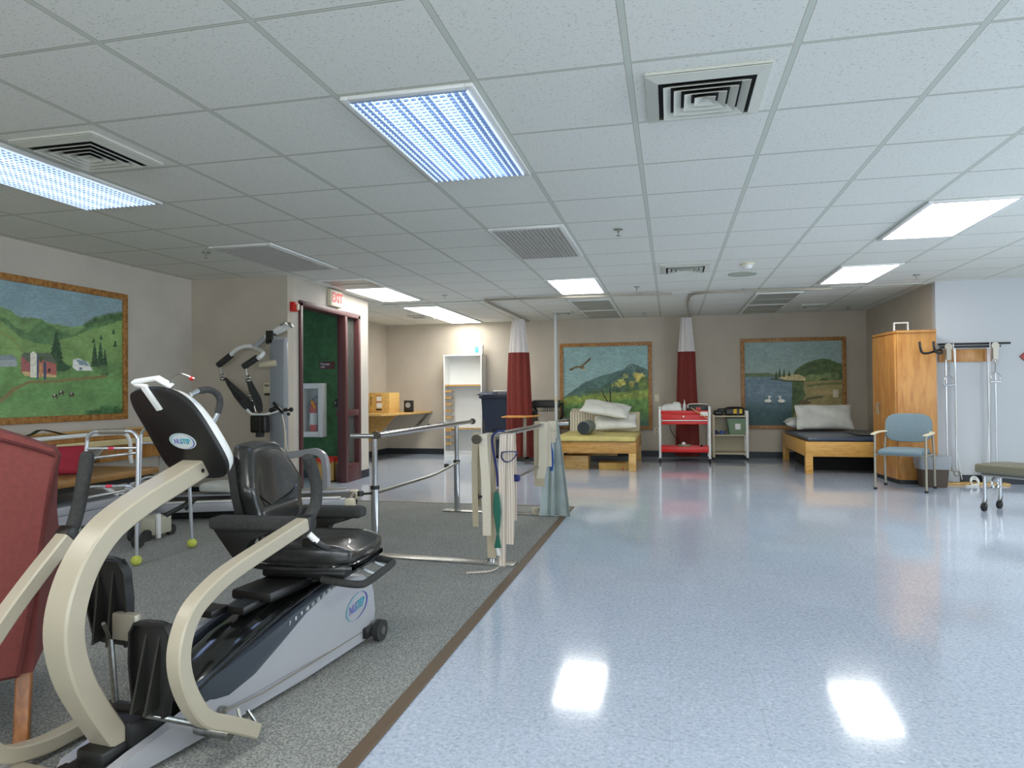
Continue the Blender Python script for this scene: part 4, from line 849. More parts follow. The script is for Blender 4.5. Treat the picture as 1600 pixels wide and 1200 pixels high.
# ================================================================ bed at right
t = thing('platform_bed', 'low maple platform bed with a navy mattress in the right recess', 'bed', (2.3, 10.6, 0)); x0, x1, y0, y1 = 1.72, 2.99, 9.74, 11.7
M_BED = wood('bed_maple', (214, 166, 88), (198, 146, 66), (1.2, 6, 6))
MB().box((x0, y0, .225), (x1, y0+.025, .42), .003).build('end_rail', M_BED, t, world=True); MB().box((x0, y1-.025, .225), (x1, y1, .42), .003).build('end_rail', M_BED, t, world=True)
b = MB(); b.box((x0, y0+.025, .225), (x0+.025, y1-.025, .42), .003); b.box((x1-.025, y0+.025, .225), (x1, y1-.025, .42), .003); b.box((x0+.025, y0+.025, .36), (x1-.025, y1-.025, .38)); b.build('side_rail', M_BED, t, world=True)
for xx in (x0, x1-.09):
    for yy in (y0+.001, y1-.09): MB().box((xx+.001, yy, 0), (xx+.09, yy+.09, .226), .003).build('leg', M_BED, t, world=True)
MB().box((x0+.15, y0+.5, .0), (x1-.02, y1-.2, .2)).build('under_bed_block', M_DARK, t, world=True)  # near-black block filling the space under the bed
MB().pad((x0+.03, y0+.02, .42), (x1-.0, y1-.02, .475), .02, .015).build('mattress', mat('navy_vinyl', (44, 60, 84), .35, coat=.2), t, world=True)
pillow('pillow', 'crumpled white pillow propped up on the navy mattress', (2.22, 11.10, .695), (.80, .40, .15), RE(1.12, 0, .05), M_LINEN, wr=.06, seed=2)
pillow('pillow', 'flat white pillow lying behind the crumpled one on the navy mattress', (2.12, 11.46, .592), (.80, .36, .16), RE(.1, 0, 0), M_LINEN, wr=.03, seed=5)
tag(MB().pad((2.42, 10.0, .492), (2.9, 10.8, .505), .006, .01).build('grey_blanket', mat('dull_blanket', (92, 92, 86), .8)), 'dull grey blanket spread on the right of the navy mattress', 'blanket')
# ================================================================ wardrobe
x0, x1, y0, y1, H = 2.475, 2.965, 8.80, 9.50, 1.775
t = thing('wardrobe', 'tall oak wardrobe with two narrow doors standing at the recess corner', 'wardrobe', ((x0+x1)/2, (y0+y1)/2, 0))
b = MB(); b.prism([(x0+.08, y0, .05), (x1, y0, .05), (x1, y1, .05), (x0+.02, y1, .05)], (0, 0, H-.08), .003)
b.build('carcass', M_OAK, t, world=True)
b = MB(); b.prism([(x0+.07, y0-.015, H-.03), (x1+.0, y0-.015, H-.03), (x1, y1, H-.03), (x0+.0, y1, H-.03)], (0, 0, .03), .003); b.build('top_panel', M_OAK, t, world=True)
MB().prism([(x0+.1, y0+.02, 0), (x1-.01, y0+.02, 0), (x1-.01, y1-.02, 0), (x0+.04, y1-.02, 0)], (0, 0, .05)).build('plinth', M_BASE, t, world=True)
def wx(y): return x0+.02+.06*(y1-y)/(y1-y0)
for k in range(2):
    ya, yb_ = (y0+.012, y0+.455) if k == 0 else (y0+.463, y1-.012)
    d = MB().prism([(wx(ya)-.022, ya, .06), (wx(ya)-.001, ya, .06), (wx(yb_)-.001, yb_, .06), (wx(yb_)-.022, yb_, .06)], (0, 0, H-.1), .003).build('door', M_OAK, t, world=True)
    yy = y0+.43 if k == 0 else y0+.49; xx = wx(yy)-.022; MB().tube([(xx, yy, .80), (xx-.03, yy, .80), (xx-.03, yy, .93), (xx, yy, .93)], .006, 8).build('handle', M_TAUPE, d, world=True)
t = thing('raised_seat_frame', 'white tubular frame standing on top of the oak wardrobe', 'frame', (2.72, 9.2, H+.0005)); b = MB(); b.tube([(-.075, 0, 0), (-.075, 0, .12), (.075, 0, .12), (.075, 0, 0)], .014, 10); b.build('hoop', M_WHITE, t); MB().box((-.11, -.1, 0), (.11, .1, .012), .004).build('base_board', M_MAPLE, t)
p = AX(1368, 590, XR-.0); t = thing('wall_telephone', 'dark wall telephone on the recess wall behind the wardrobe', 'telephone', (XR, 11.2, 1.27)); MB().box((-.05, -.07, -.09), (0, .07, .09), .01).build('phone_base', M_BLACK, t); MB().box((-.085, -.03, -.09), (-.05, .03, .1), .012).build('handset', mat('dark_red_plastic', (60, 24, 20), .4), t)
# ================================================================ blue chair
t = thing('armchair', 'blue upholstered metal chair with curved arms in front of the wardrobe', 'chair', (2.50, 8.40, 0), math.radians(-28)); w2 = .245
# local: front faces -y
MB().pad((-.215, -.26, .385), (.215, .2, .445), .028, .012).build('seat', M_CHAIRB, t)
b = MB(); n = 26; rings = []
def bk(sz, y, th):
    P = []
    for k in range(n):
        a = 2*PI*k/n; c, s_ = math.cos(a), math.sin(a); X = math.copysign(abs(c)**.55, c)*.235*sz; Z = math.copysign(abs(s_)**.6, s_)*.16*sz; P.append((X, y+.10*(Z)+.25*(X*X)*-1*.6, .665+Z))
    return P
b.loft([bk(.86, .185, 0), bk(.97, .19, 0), bk(1, .205, 0), bk(1, .225, 0), bk(.96, .24, 0)]); b.build('backrest', M_CHAIRB, t, ang=50)
for s_ in (-1, 1):
    X = s_*w2; MB().tube([(X, -.22, .012), (X, -.22, .57), (X, -.215, .6)], .0125, 10).build('leg', M_TAUPE, t); MB().tube([(X, .24, .012), (X, .205, .42), (X*.93, .235, .62)], .0125, 10).build('leg', M_TAUPE, t)
    for yy in (-.22, .24): MB().cyl((X, yy, 0), (X, yy, .025), .018, n=12).build('foot_cap', M_RUBBER, t)
    MB().sweep(smoothpath([(X*1.02, -.27, .607), (X*1.05, -.18, .612), (X*1.08, 0, .618), (X*.96, .16, .622), (X*.9, .215, .615)]), (0, 0, 1), .016, [.05]*32+[.05], .005).build('armrest', M_CREAM, t)
b = MB(); b.tube([(-w2, -.22, .385), (w2, -.22, .385)], .01, 8); b.tube([(-w2, .205, .385), (w2, .205, .385)], .01, 8); b.tube([(-w2, -.22, .385), (-w2, .205, .385)], .01, 8); b.tube([(w2, -.22, .385), (w2, .205, .385)], .01, 8); b.build('seat_frame', M_TAUPE, t)
# waste bin
t = thing('waste_bin', 'brown waste bin with a clear liner bag behind the blue chair', 'waste bin', (2.86, 8.665, 0)); b = MB(); b.loft([rect(.125, -.09, .09, 0, .03), rect(.155, -.115, .115, .33, .035)]); b.build('bucket', mat('bin_brown', (72, 58, 46), .5), t)
b = MB(); b.loft([rect(.15, -.11, .11, .2, .03), rect(.168, -.125, .125, .26, .04), rect(.166, -.125, .125, .345, .04), rect(.15, -.11, .11, .35, .03)]); b.build('liner_bag', glass('bag_film', (190, 196, 200), .3, .55), t)
# ================================================================ pulley rack
yw = YF; a_ = AY(1467, 566, yw-.02); c_ = AY(1546, 545, yw-.02)
t = thing('pulley_station', 'wall mounted exercise pulley on a wooden board right of the wardrobe', 'exercise pulley', ((a_.x+c_.x)/2, yw, 1.4))
zb, zt_ = a_.z, c_.z
MB().box((a_.x, yw-.025, zb), (c_.x+.02, yw-.001, zt_), .004).build('mounting_board', M_OAK, t, world=True)
zr = AY(1500, 542, yw-.1).z
for dz, dy, e in ((.0, -.12, .0), (.035, -.07, .12)): MB().cyl((a_.x-.02, yw+dy, zr+dz), (AY(1562, 540, yw-.1).x+e, yw+dy, zr+dz), .012, n=12).build('cross_bar', M_BLACK, t, world=True)
b = MB(); hx_ = AY(1437, 538, yw-.38)
for k in range(2):
    o_ = Vector((k*.14, 0, 0)); P = [hx_+o_+Vector((0, 0, .03)), hx_+o_+Vector((.005, 0, -.03)), hx_+o_+Vector((.03, .02, -.09)), hx_+o_+Vector((.09, .02, -.1)), Vector((2.99, yw-.27, zr-.03)), Vector((a_.x-.0, yw-.12, zr-.01))]; b.tube(smoothpath(P), .013, 10)
b.build('hook_arm', M_BLACK, t, world=True)
cols = [(1476, 741, 1484, 560), (1494, 741, 1493, 545), (1545, 752, 1547, 545), (1557, 752, 1556, 580)]
M_ROPE = mat('rope_white', (220, 220, 214), .8)
cab = [(AY(1480, 700, yw-.06).x, M_STEEL), (AY(1494.5, 700, yw-.06).x, M_STEEL), (AY(1546, 700, yw-.06).x, M_STEEL), (AY(1557.5, 700, yw-.06).x, M_STEEL)]
for x_, m_ in cab: MB().cyl((x_, yw-.06, .03), (x_, yw-.06, zr-.0), .009, n=10).build('guide_rod', M_ALU, t, world=True)
for xa, zh, px in ((AY(1484, 700, yw-.16).x, 1.19, 0), (AY(1557, 700, yw-.16).x, 1.22, 1)):
    yy = yw-.17; P = Vector((xa, yy, zr+.02)); MB().cyl((xa, yy-.012, zr-.0), (xa, yy+.012, zr-.0), .04, n=20).build('pulley_wheel', M_TAUPE, t, world=True)
    b = MB(); b.obox((xa, yy, zr-.02), (xa, yy, zr-.15), .05, .03); b.torus((xa, yy, zr-.17), (0, 1, 0), .02, .005, 14, 6); b.build('pulley_block', M_TAUPE, t, world=True)
    b = MB(); b.tube([(xa, yy, zr-.18), (xa, yy, zh+.07)], .004, 6); b.tube([(xa-.05, yy, zh-.05), (xa-.045, yy, zh+.02), (xa, yy, zh+.07), (xa+.045, yy, zh+.02), (xa+.05, yy, zh-.05)], .006, 8); b.cyl((xa-.055, yy, zh-.05), (xa+.055, yy, zh-.05), .011); b.build('stirrup_handle', M_CHROME, t, world=True)
    MB().tube([(xa+.05, yy, zr+.04), (xa+.075, yy+.03, zr-.3), (xa+.11, yw-.05, .4), (xa+.16, yw-.05, .05)] if not px else [(xa-.05, yy, zr+.04), (xa-.055, yy+.03, .9), (xa-.05, yw-.05, .1)], .005, 8).build('rope', M_ROPE, t, world=True)
MB().box((a_.x-.03, yw-.16, 0), (AY(1566, 755, yw-.1).x+.06, yw-.02, .025), .003).build('base_board', M_MAPLE, t, world=True)
for xa, h_ in ((AY(1488, 745, yw-.1).x, .15), (AY(1549, 745, yw-.1).x, .13)): b = MB(); b.box((xa-.07, yw-.13, .025), (xa+.07, yw-.03, h_), .01); b.build('weight_stack', M_GREY, t, world=True); b = MB(); b.cyl((xa-.03, yw-.09, h_), (xa-.03, yw-.09, h_+.09), .035, n=14); b.torus((xa+.04, yw-.14, h_-.02), (0, 1, 0), .03, .006, 16, 6); b.build('lower_pulley', M_TAUPE, t, world=True)
t = thing('rope_coil', 'white coiled rope on the floor below the exercise pulley', 'rope', (3.33, 8.79, 0)); b = MB(); [b.torus((0, 0, .03+.012*k), (.4, -1, .3), .045+.004*k, .006, 22, 6) for k in range(3)]; b.tube(smoothpath([(.02, 0, .02), (-.06, -.05, .006), (-.12, -.09, .012)]), .008, 6); b.build('coil', M_ROPE, t)
# cabinet cover / small clock with red at frame edge
tag(MB().prism([(3.885, YF-.001, 1.458), (3.925, YF-.001, 1.50), (4.03, YF-.001, 1.50), (4.03, YF-.001, 1.41), (3.925, YF-.001, 1.41)], (0, -.02, 0)).build('red_wall_sign', mat('sign_red', (150, 34, 26), .5)), 'red pointed sign cut off by the right edge of the photo', 'sign')
# rolling stool bench at the right edge
t = thing('treatment_stool', 'olive padded rolling bench entering at the right edge', 'bench', (3.10, 6.80, 0), math.radians(-48)); M_OLIVE = mat('olive_vinyl', (110, 108, 90), .45)
zb = .34
MB().pad((-.46, -.19, zb), (1.0, .19, zb+.085), .022, .012).build('padded_top', M_OLIVE, t)
b = MB(); b.box((-.42, -.15, zb-.03), (.9, .15, zb), .004); b.build('under_frame', M_STEEL, t)
for xx in (-.40, .8):
    for yy in (-.13, .13):
        MB().cyl((xx, yy, .07), (xx, yy, zb-.03), .015).build('leg', M_ALU, t); MB().cyl((xx-.012, yy-.02, .037), (xx+.012, yy-.02, .037), .037, n=18).build('castor', M_RUBBER, t); MB().obox((xx, yy, .11), (xx, yy-.02, .04), .034, .01).build('castor_fork', M_STEEL, t)
b = MB(); b.cyl((-.40, -.13, .2), (-.40, .13, .2), .01); b.torus((-.38, 0, .24), (1, 0, 0), .05, .012, 18, 8); b.build('crank', M_CHROME, t)

# ================================================================ parallel bars
t = thing('parallel_bars', 'chrome parallel bars bolted to flat plates on the grey carpet', 'parallel bars', (-1.5, 5.2, .006))
BZ = .812; F0 = .006
LX0, LX1, RX0, RX1, Y0_, Y1_ = -1.935, -1.925, -1.135, -1.055, 4.33, 6.12
l0, l1 = AX(588, 685, -1.94), AX(738, 661, -1.92); r0, r1 = AX(745, 679, -1.15), AX(884, 661, -1.03)
def xl(y): return LX0+(LX1-LX0)*(y-Y0_)/(Y1_-Y0_)
def xr(y): return RX0+(RX1-RX0)*(y-Y0_)/(Y1_-Y0_)
for fx_, ya, yb_ in ((xl, l0.y, l1.y), (xr, r0.y, r1.y)):
    MB().cyl((fx_(ya), ya, BZ), (fx_(yb_), yb_, BZ), .019, n=20).build('hand_rail', M_CHROME, t, world=True)
    for yy, d in ((ya, -1), (yb_, 1)): MB().cyl((fx_(yy), yy, BZ), (fx_(yy), yy+.03*d, BZ), .029, n=20).build('end_cap', mat('end_cap_bronze', (74, 68, 56), .45, .3), t, world=True)
for yy in (Y0_, Y1_):
    for fx_, sg in ((xl, -1), (xr, 1)):
        X = fx_(yy); b = MB(); b.cyl((X, yy, F0+.01), (X, yy, .47), .026, n=18); b.build('post', M_CHROME, t, world=True); MB().cyl((X, yy, .47), (X, yy, BZ-.02), .019, n=18).build('inner_post', M_CHROME, t, world=True)
        MB().cyl((X, yy, .455), (X, yy, .48), .031, n=18).build('collar', M_BLACK, t, world=True)
        MB().cyl((X-.0, yy, BZ-.002), (X+sg*.17, yy, BZ-.002), .016, n=14).build('width_bar', M_CHROME, t, world=True)
        b = MB(); b.cyl((X-.02, yy-.02, .43), (X-.09, yy-.03, .425), .008, n=8); b.cyl((X-.09, yy-.035, .41), (X-.09, yy-.03, .445), .02, n=12); b.build('clamp_knob', M_BLACK, t, world=True)
for fx_, s_ in ((xl, 1), (xr, -1)):
    P = [(fx_(Y0_)+.02*s_, Y0_, .435), (fx_(4.8)+.03*s_, 4.8, .432), (fx_(5.3)+.07*s_, 5.3, .44), (fx_(5.7)+.05*s_, 5.7, .45), (fx_(Y1_)+.02*s_, Y1_, .46)]
    MB().tube(smoothpath(P), .011, 10).build('low_rail', M_STEEL, t, world=True)
for yy in (Y0_, Y1_):
    b = MB(); b.obox((-2.06, yy+.03, F0+.005), (-.965, yy-.05, F0+.005), .10, .01, .002); 
    for xx in (-1.99, -1.89, -1.16, -1.06):
        for d in (-.03, .03): b.cyl((xx, yy+d-.01, F0+.01), (xx, yy+d-.01, F0+.016), .008, n=8)
    b.build('base_plate', M_STEEL, t, world=True)
# straps hung over the right hand rail
def strap(name, label, y, w, lf, lb, m, cat='gait belt', dx=.0, tilt=0, front=1, x_off=0, wave=.01, group=None, thk=.004, foot=None, w_end=None):
    """hangs over the rail: lf = drop on the room side (+x), lb on the inner side"""
    X = xr(y)+x_off; R = .0235; pts = []
    nf = 12
    for k in range(nf+1):
        z = BZ-lf*(1-k/nf); pts.append((X+R+dx*(1-k/nf)+wave*math.sin(k*.9+y*7)*(1-k/nf), y+tilt*(1-k/nf), z))
    if foot: pts = foot+pts
    for k in range(1, 8): a = PI*k/8; pts.append((X+R*math.cos(a), y, BZ+R*math.sin(a)))
    for k in range(nf+1): z = BZ-lb*k/nf; pts.append((X-R-wave*abs(math.sin(k*.8+y*5))*(k/nf), y-tilt*.5*k/nf, z))
    n = len(pts); W = [w]*n
    if w_end: W = [w_end+(w-w_end)*min(1, i/(nf*.8)) for i in range(n)]
    b = MB(); b.sweep(pts, (0, 1, 0), W, thk); return tag(b.build(name, m), label, cat, group)
# in the photo the straps are seen nearly along the rail, so each is a loop of webbing broad side to the camera
def strap2(name, label, px0, px1, z0, y, m, cat='gait belt', w=None, wave=.012, thk=.004, seed=0, extra=None, top=None, lean=0):
    """webbing slung over the rail; broad face turned to the camera, spanning px0..px1 at depth y, hanging to z0"""
    a, c = AY(px0, 700, y).x, AY(px1, 700, y).x; X = (a+c)/2; w = abs(c-a); pts = []; n = 14
    zt_ = (BZ+.022) if top is None else top
    for k in range(n+1):
        s_ = 1-k/n; pts.append((X+wave*math.sin(3*s_+seed)*s_+lean*s_, y-.03-.012*math.sin(PI*min(1, s_*2)), z0+(zt_-z0)*(k/n)))
    pts = pts+[(X, y, zt_+.006), (X, y+.03, zt_)]
    for k in range(1, 7): s_ = k/6; pts.append((X+wave*.5*math.sin(2*s_+seed), y+.034, zt_-(zt_-z0)*.8*s_))
    b = MB(); b.sweep(pts, (1, 0, 0), w, thk, 0)
    if extra: b.sweep(smoothpath(extra, 5), (0, 1, 0), w*.8, thk)
    return tag(b.build(name, m), label, cat, 'gait belts on the right hand rail' if cat == 'gait belt' else None)
M_ST3 = mat('ribbed_webbing', (214, 204, 186), .9); nt, N_, Mm = nodegraph(M_ST3); _tc = N_('ShaderNodeTexCoord'); _sx = N_('ShaderNodeSeparateXYZ'); nt.links.new(_tc.outputs['Object'], _sx.inputs[0]); _f = Mm('FRACT', Mm('MULTIPLY', _sx.outputs[0], 62.0)); _g = Mm('LESS_THAN', _f, .22); _mx = N_('ShaderNodeMix', data_type='RGBA'); nt.links.new(_g, _mx.inputs[0]); _mx.inputs[6].default_value = lin((218, 210, 194)); _mx.inputs[7].default_value = lin((186, 146, 128)); nt.links.new(_mx.outputs[2], nt.nodes['Principled BSDF'].inputs['Base Color'])
strap2('gait_belt', 'cream webbing belt with a knotted end at the near end of the right rail', 750, 763, .22, 4.14, M_WEB, seed=1, lean=.03)
strap2('gait_belt', 'pale tan webbing belt left of the blue strap, reaching the base plate', 759, 772, .06, 4.24, M_WEBT, seed=2, wave=.006, lean=.02)
strap2('gait_belt', 'narrow tan belt with brass eyelets hanging lowest on the inner side of the right rail', 741, 750, .24, 4.30, M_WEBT, seed=4, wave=.01, lean=-.01)
a_ = AY(786, 700, 4.2).x
strap2('gait_belt', 'long ribbed belt with red lines trailing onto the carpet', 783, 793, .03, 4.17, M_ST3, seed=5, wave=.008, lean=-.02, extra=[(a_-.19, 4.02, .012), (a_-.12, 4.05, .012), (a_-.05, 4.09, .014), (a_-.012, 4.125, .035), (a_-.005, 4.14, .07)])
strap2('gait_belt', 'white ribbed belt right of the one with red lines, ending above the base plate', 792, 804, .16, 4.20, M_ST3, seed=7, wave=.006)
b = MB(); y_ = 4.16; P = [AY(778, 760, y_), AY(776, 735, y_), AY(771, 705, y_), AY(769, 688, y_), AY(771, 679, y_-.01), AY(778, 674, y_), AY(788, 673, y_+.03)]
tag(b.tube(smoothpath(P), .0075, 8).build('blue_strap', M_NAVY), 'thin royal blue strap looped over the near right post', 'strap')
P = [AY(785, 706, 4.12), AY(784, 714, 4.12), AY(789, 721, 4.12), AY(797, 721, 4.12), AY(805, 713, 4.12), AY(806, 706, 4.12), AY(785, 706, 4.12)]
tag(MB().sweep(smoothpath(P), (0, 1, 0), .03, .004).build('navy_handle_loop', M_NAVY), 'navy blue handle loop tied around the belts on the near right rail', 'strap loop')
tag(MB().pad(AY(800, 752, 4.2)-Vector((0, .02, 0)), AY(812, 742, 4.2)+Vector((0, .03, 0)), .012).build('navy_foam_grip', M_NAVY), 'navy foam grip sticking out behind the belts on the right post', 'grip')
P0, P1, P2, P3, P4, P5 = (AY(px, py, 4.10) for px, py in ((776, 769), (777, 800), (778, 822), (778, 834), (778, 856), (779, 868)))
tag(MB().sweep([P0, P0*.5+P1*.5, P1, P2, P3, P3*.5+P4*.5, P4], (1, 0, 0), [.03, .045, .05, .03, .012, .03, .045], .012, .004).build('green_band', M_GREEN), 'dark green rubber exercise band tied at the near right post', 'exercise band')
tag(MB().sweep([P4-Vector((0, .005, 0)), P5], (1, 0, 0), .02, .008, .002).build('white_strap_end', M_WHITE), 'short white strap tip below the green exercise band', 'strap')
strap2('gait_belt', 'grey beige belt on the far part of the right rail, left of the blue band', 836, 852, .28, 5.95, M_WEBT, seed=3, wave=.008, lean=.0)
strap2('gait_belt', 'cream belt with a curved outer edge left of the blue band on the far rail', 845, 858, .36, 5.86, M_WEB, seed=6, wave=.03, lean=-.05)
P = [AY(855, 672, 6.0), AY(857, 690, 6.0), AY(860, 705, 6.0), AY(861, 722, 6.0), AY(862, 736, 6.0)]
tag(MB().sweep(P, (1, 0, 0), [.01, .035, .05, .05, .02], .01, .003).build('blue_exercise_band', M_BLUE), 'bright blue exercise band hanging between belts on the far right rail', 'exercise band')
b = MB(); rg = []
for k in range(17):
    s_ = k/16; z = BZ+.024-(BZ+.016)*s_; wl = .04+.10*s_**.9; x0 = AY(866, 700, 6.13).x
    rg.append([(x0+wl*u+.0+.02*s_, 6.10-.05*s_+.02*math.sin(5*u*2+1)*s_-(.05*s_*abs(u)), max(z, .012)) for u in (-1, -.75, -.5, -.25, 0, .25, .5, .75, 1)]+[(x0+wl*u+.02*s_, 6.108-.05*s_+.02*math.sin(5*u*2+1)*s_-(.05*s_*abs(u)), max(z, .012)) for u in (1, .75, .5, .25, 0, -.25, -.5, -.75, -1)])
b.loft(rg); tag(b.build('grey_sheet', M_GREYB), 'grey green cloth sheet flaring to the floor at the far end of the right rail', 'sheet')
strap2('gait_belt', 'short white folded belt on top of the grey sheet at the far rail end', 857, 869, .655, 6.02, M_WEB, seed=8, wave=.0)
t = thing('rope_bundle', 'small knotted bundle of cream rope on the far base plate', 'rope', (-1.17, 6.05, .022)); b = MB()
for k in range(4): b.torus((.01*k-.02, .008*k, .02), (math.sin(k*2), math.cos(k*3), .6), .028, .008, 14, 6)
b.build('coil', M_WEB, t)

# ================================================================ recumbent cross trainer
U_ = Vector((-.107, -.994, 0)).normalized(); OX, OY = -1.47, 2.70
t = ct = thing('recumbent_cross_trainer', 'large beige and grey recumbent cross trainer with a swivelled black seat on the carpet', 'exercise machine', (OX, OY, .006), math.atan2(U_.y, U_.x))
MW = WM[t.name]
# local frame: x forward (console side), y towards the room, z up
def side(pts, y): return [(u, y, z) for u, z in pts]
out = [(-.20, .045), (-.215, .12), (-.205, .21), (-.185, .262), (-.14, .298), (-.06, .318), (.03, .325), (.115, .318), (.30, .268), (.45, .202), (.58, .142), (.66, .122), (.74, .128), (.86, .10), (.93, .085), (1.02, .075), (1.10, .06), (1.12, .03), (1.10, .012), (.70, .010), (.30, .010), (-.15, .012)]
HW = .155
def wd(u): return HW if u < .55 else HW-.055*min(1, (u-.55)/.35)
for s_, nm in ((1, 'side_cowl'), (-1, 'side_cowl')):
    b = MB(); rings = []
    for ins, yy in ((0, .0), (.0, .75), (.004, .9), (.016, 1.0)):
        cx, cz = .3, .14; rings.append([(u+(cx-u)*ins*1.2, s_*wd(u)*yy if yy else s_*wd(u)*.62, z+(cz-z)*ins*4) for u, z in out])
    b.loft(rings); b.build(nm, M_GREYP, t, ang=40)
# crease strip on the near side
b = MB(); b.sweep([(-.18, HW-.001, .062), (.2, HW-.001, .060), (.55, HW-.001, .062), (.70, wd(.7)-.001, .064)], (0, 1, 0), .004, .004); b.build('crease_line', M_TAUPE, t)
# dark slate panel with printed numbers, near side
pan = [(.13, .328), (.377, .279), (.586, .228), (.825, .170), (.80, .140), (.74, .118), (.685, .110), (.586, .140), (.451, .198), (.30, .264), (.12, .314)]
for s_ in (1, -1): b = MB(); b.prism([(u, s_*(wd(u)*.985-.03), z) for u, z in pan], (0, s_*.034, 0), .003); b.build('slate_panel', M_SLATE, t)
for k in range(8): u = .155+k*.035; text('printed_number', str(14-k), .02, M_WHITE, t, MW @ basis((u, wd(u)*.985+.0055, .312-.212*(u-.13)), (-1, 0, .2), (0, 0, 1), (0, 1, 0)), .0006)
# top shroud between the cowls, glossy black, with seat rail
b = MB(); rr = []
for u, z, w_ in ((.80, .13, .07), (.74, .185, .095), (.66, .225, .10), (.56, .262, .10), (.46, .285, .102), (.40, .30, .10), (.33, .312, .10), (.05, .335, .10), (-.12, .335, .10), (-.17, .30, .10), (-.19, .10, .10)):
    rr.append([(u, w_*c, z-.05*(1-math.sqrt(max(0, 1-c*c)))) for c in (-1, -.85, -.6, -.3, 0, .3, .6, .85, 1)]+[(u, w_, .05), (u, -w_, .05)])
b.loft(rr); b.build('black_shroud', M_BLACKG, t, ang=60)
b = MB(); b.obox((.50, 0, .315), (-.14, 0, .36), .075, .03, .006); b.build('seat_rail', M_BLACK, t)
b = MB(); b.box((.16, -.09, .325), (.42, .09, .365), .012); b.box((-.12, -.1, .345), (.2, .1, .395), .012); b.build('seat_carriage', M_BLACK, t)
for s_ in (1, -1):
    b = MB(); b.sweep(smoothpath([(.82, s_*.112, .165), (.62, s_*.125, .235), (.40, s_*.128, .290), (.14, s_*.13, .335), (-.10, s_*.13, .335)]), (0, 1, 0), .014, .014, .004); b.build('trim_rail', M_BLACKG if s_ > 0 else M_GREYP, t)
# transport wheels at the rear
for s_ in (1, -1):
    b = MB(); b.box((-.175, s_*HW-.01*(s_ < 0), .03), (-.10, s_*(HW+.022), .075), .004) if s_ > 0 else b.box((-.175, -HW-.022, .03), (-.10, -HW+.01, .075), .004); b.build('wheel_bracket', M_BLACK, t)
    b = MB(); y0 = s_*(HW+.022); b.cyl((-.185, y0, .045), (-.185, y0+s_*.028, .045), .046, n=28); b.build('transport_wheel', M_FOAM, t); b = MB(); b.cyl((-.185, y0+s_*.028, .045), (-.185, y0+s_*.031, .045), .018, n=16); b.build('wheel_hub', M_STEEL, t)
# logo on the near cowl: two arcs and lettering
M_TEAL = mat('logo_teal', (40, 160, 180), .4); M_LBL = mat('logo_blue', (38, 62, 170), .4); M_LPU = mat('logo_violet', (110, 116, 190), .4)
def logo(o, x, y, s, par, lift=.0015, disc=False):
    o, x, y = Vector(o), Vector(x).normalized(), Vector(y).normalized(); n = x.cross(y)
    def arc(a0, a1, mm, w0, nm):
        b = MB(); k = 26; P = []
        for i in range(k+1):
            a = math.radians(a0+(a1-a0)*i/k); f = math.sin(PI*i/k)*.9+.1; P.append((a, f*w0))
        ro = [o+n*lift+(x*math.cos(a)*1.0+y*math.sin(a)*.62)*s for a, f in P]; ri = [o+n*lift+(x*math.cos(a)*(1-f)+y*math.sin(a)*.62*(1-f))*s for a, f in P]
        vs0 = [b.bm.verts.new(v) for v in ro]; vs1 = [b.bm.verts.new(v) for v in ri]
        for i in range(k): b.bm.faces.new((vs0[i], vs0[i+1], vs1[i+1], vs1[i]))
        b.build(nm, mm, par, smooth=False)
    if disc:
        b = MB(); b.prism([o+(x*math.cos(2*PI*i/40)*1.12+y*math.sin(2*PI*i/40)*.66)*s for i in range(40)], n*.002); b.build('badge_disc', mat('badge_grey', (200, 206, 204), .4), par)
        o = o+n*.0015
    arc(60, 250, M_TEAL, .07, 'logo_arc'); arc(-110, 70, M_LBL, .09, 'logo_arc')
    text('logo_lettering', 'NU', .60*s, M_LPU, par, WM[par.name] @ basis(o-x*.44*s+n*(lift+.0005), x, y), .0006, sx=.72, shear=.25)
    text('logo_lettering', 'STEP', .60*s, M_TEAL, par, WM[par.name] @ basis(o+x*.22*s+n*(lift+.0005), x, y), .0009, sx=.66, shear=.25)
logo((-.055, HW-.0, .185), (-.97, 0, .16), (.05, 0, 1), .085, t, .003)
# curved console mast
mast = [(.955, .045), (.999, .088), (1.076, .218), (1.128, .327), (1.152, .438), (1.139, .537), (1.096, .630), (1.025, .705), (.916, .761), (.80, .803), (.66, .853)]
b = MB(); b.sweep(smoothpath([(u, 0, z) for u, z in mast[1:]], 6), (0, 1, 0), .088, .062, .006); b.build('console_mast', M_BEIGE, t, ang=28)
MB().cyl((.70, .0445, .838), (.70, .0455, .838), .007, n=10).build('mast_bolt', M_BLACK, t)
# front foot
b = MB(); b.prism([(.86, -.1, .012), (1.22, -.075, .012), (1.22, .075, .012), (.86, .1, .012)], (0, 0, .05), .012); b.box((.93, -.05, .05), (1.08, .05, .10), .01); b.build('front_base', M_BLACK, t)
b = MB(); b.box((1.08, -.26, .0), (1.15, .26, .035), .01); b.build('front_stabiliser', M_BEIGE, t)
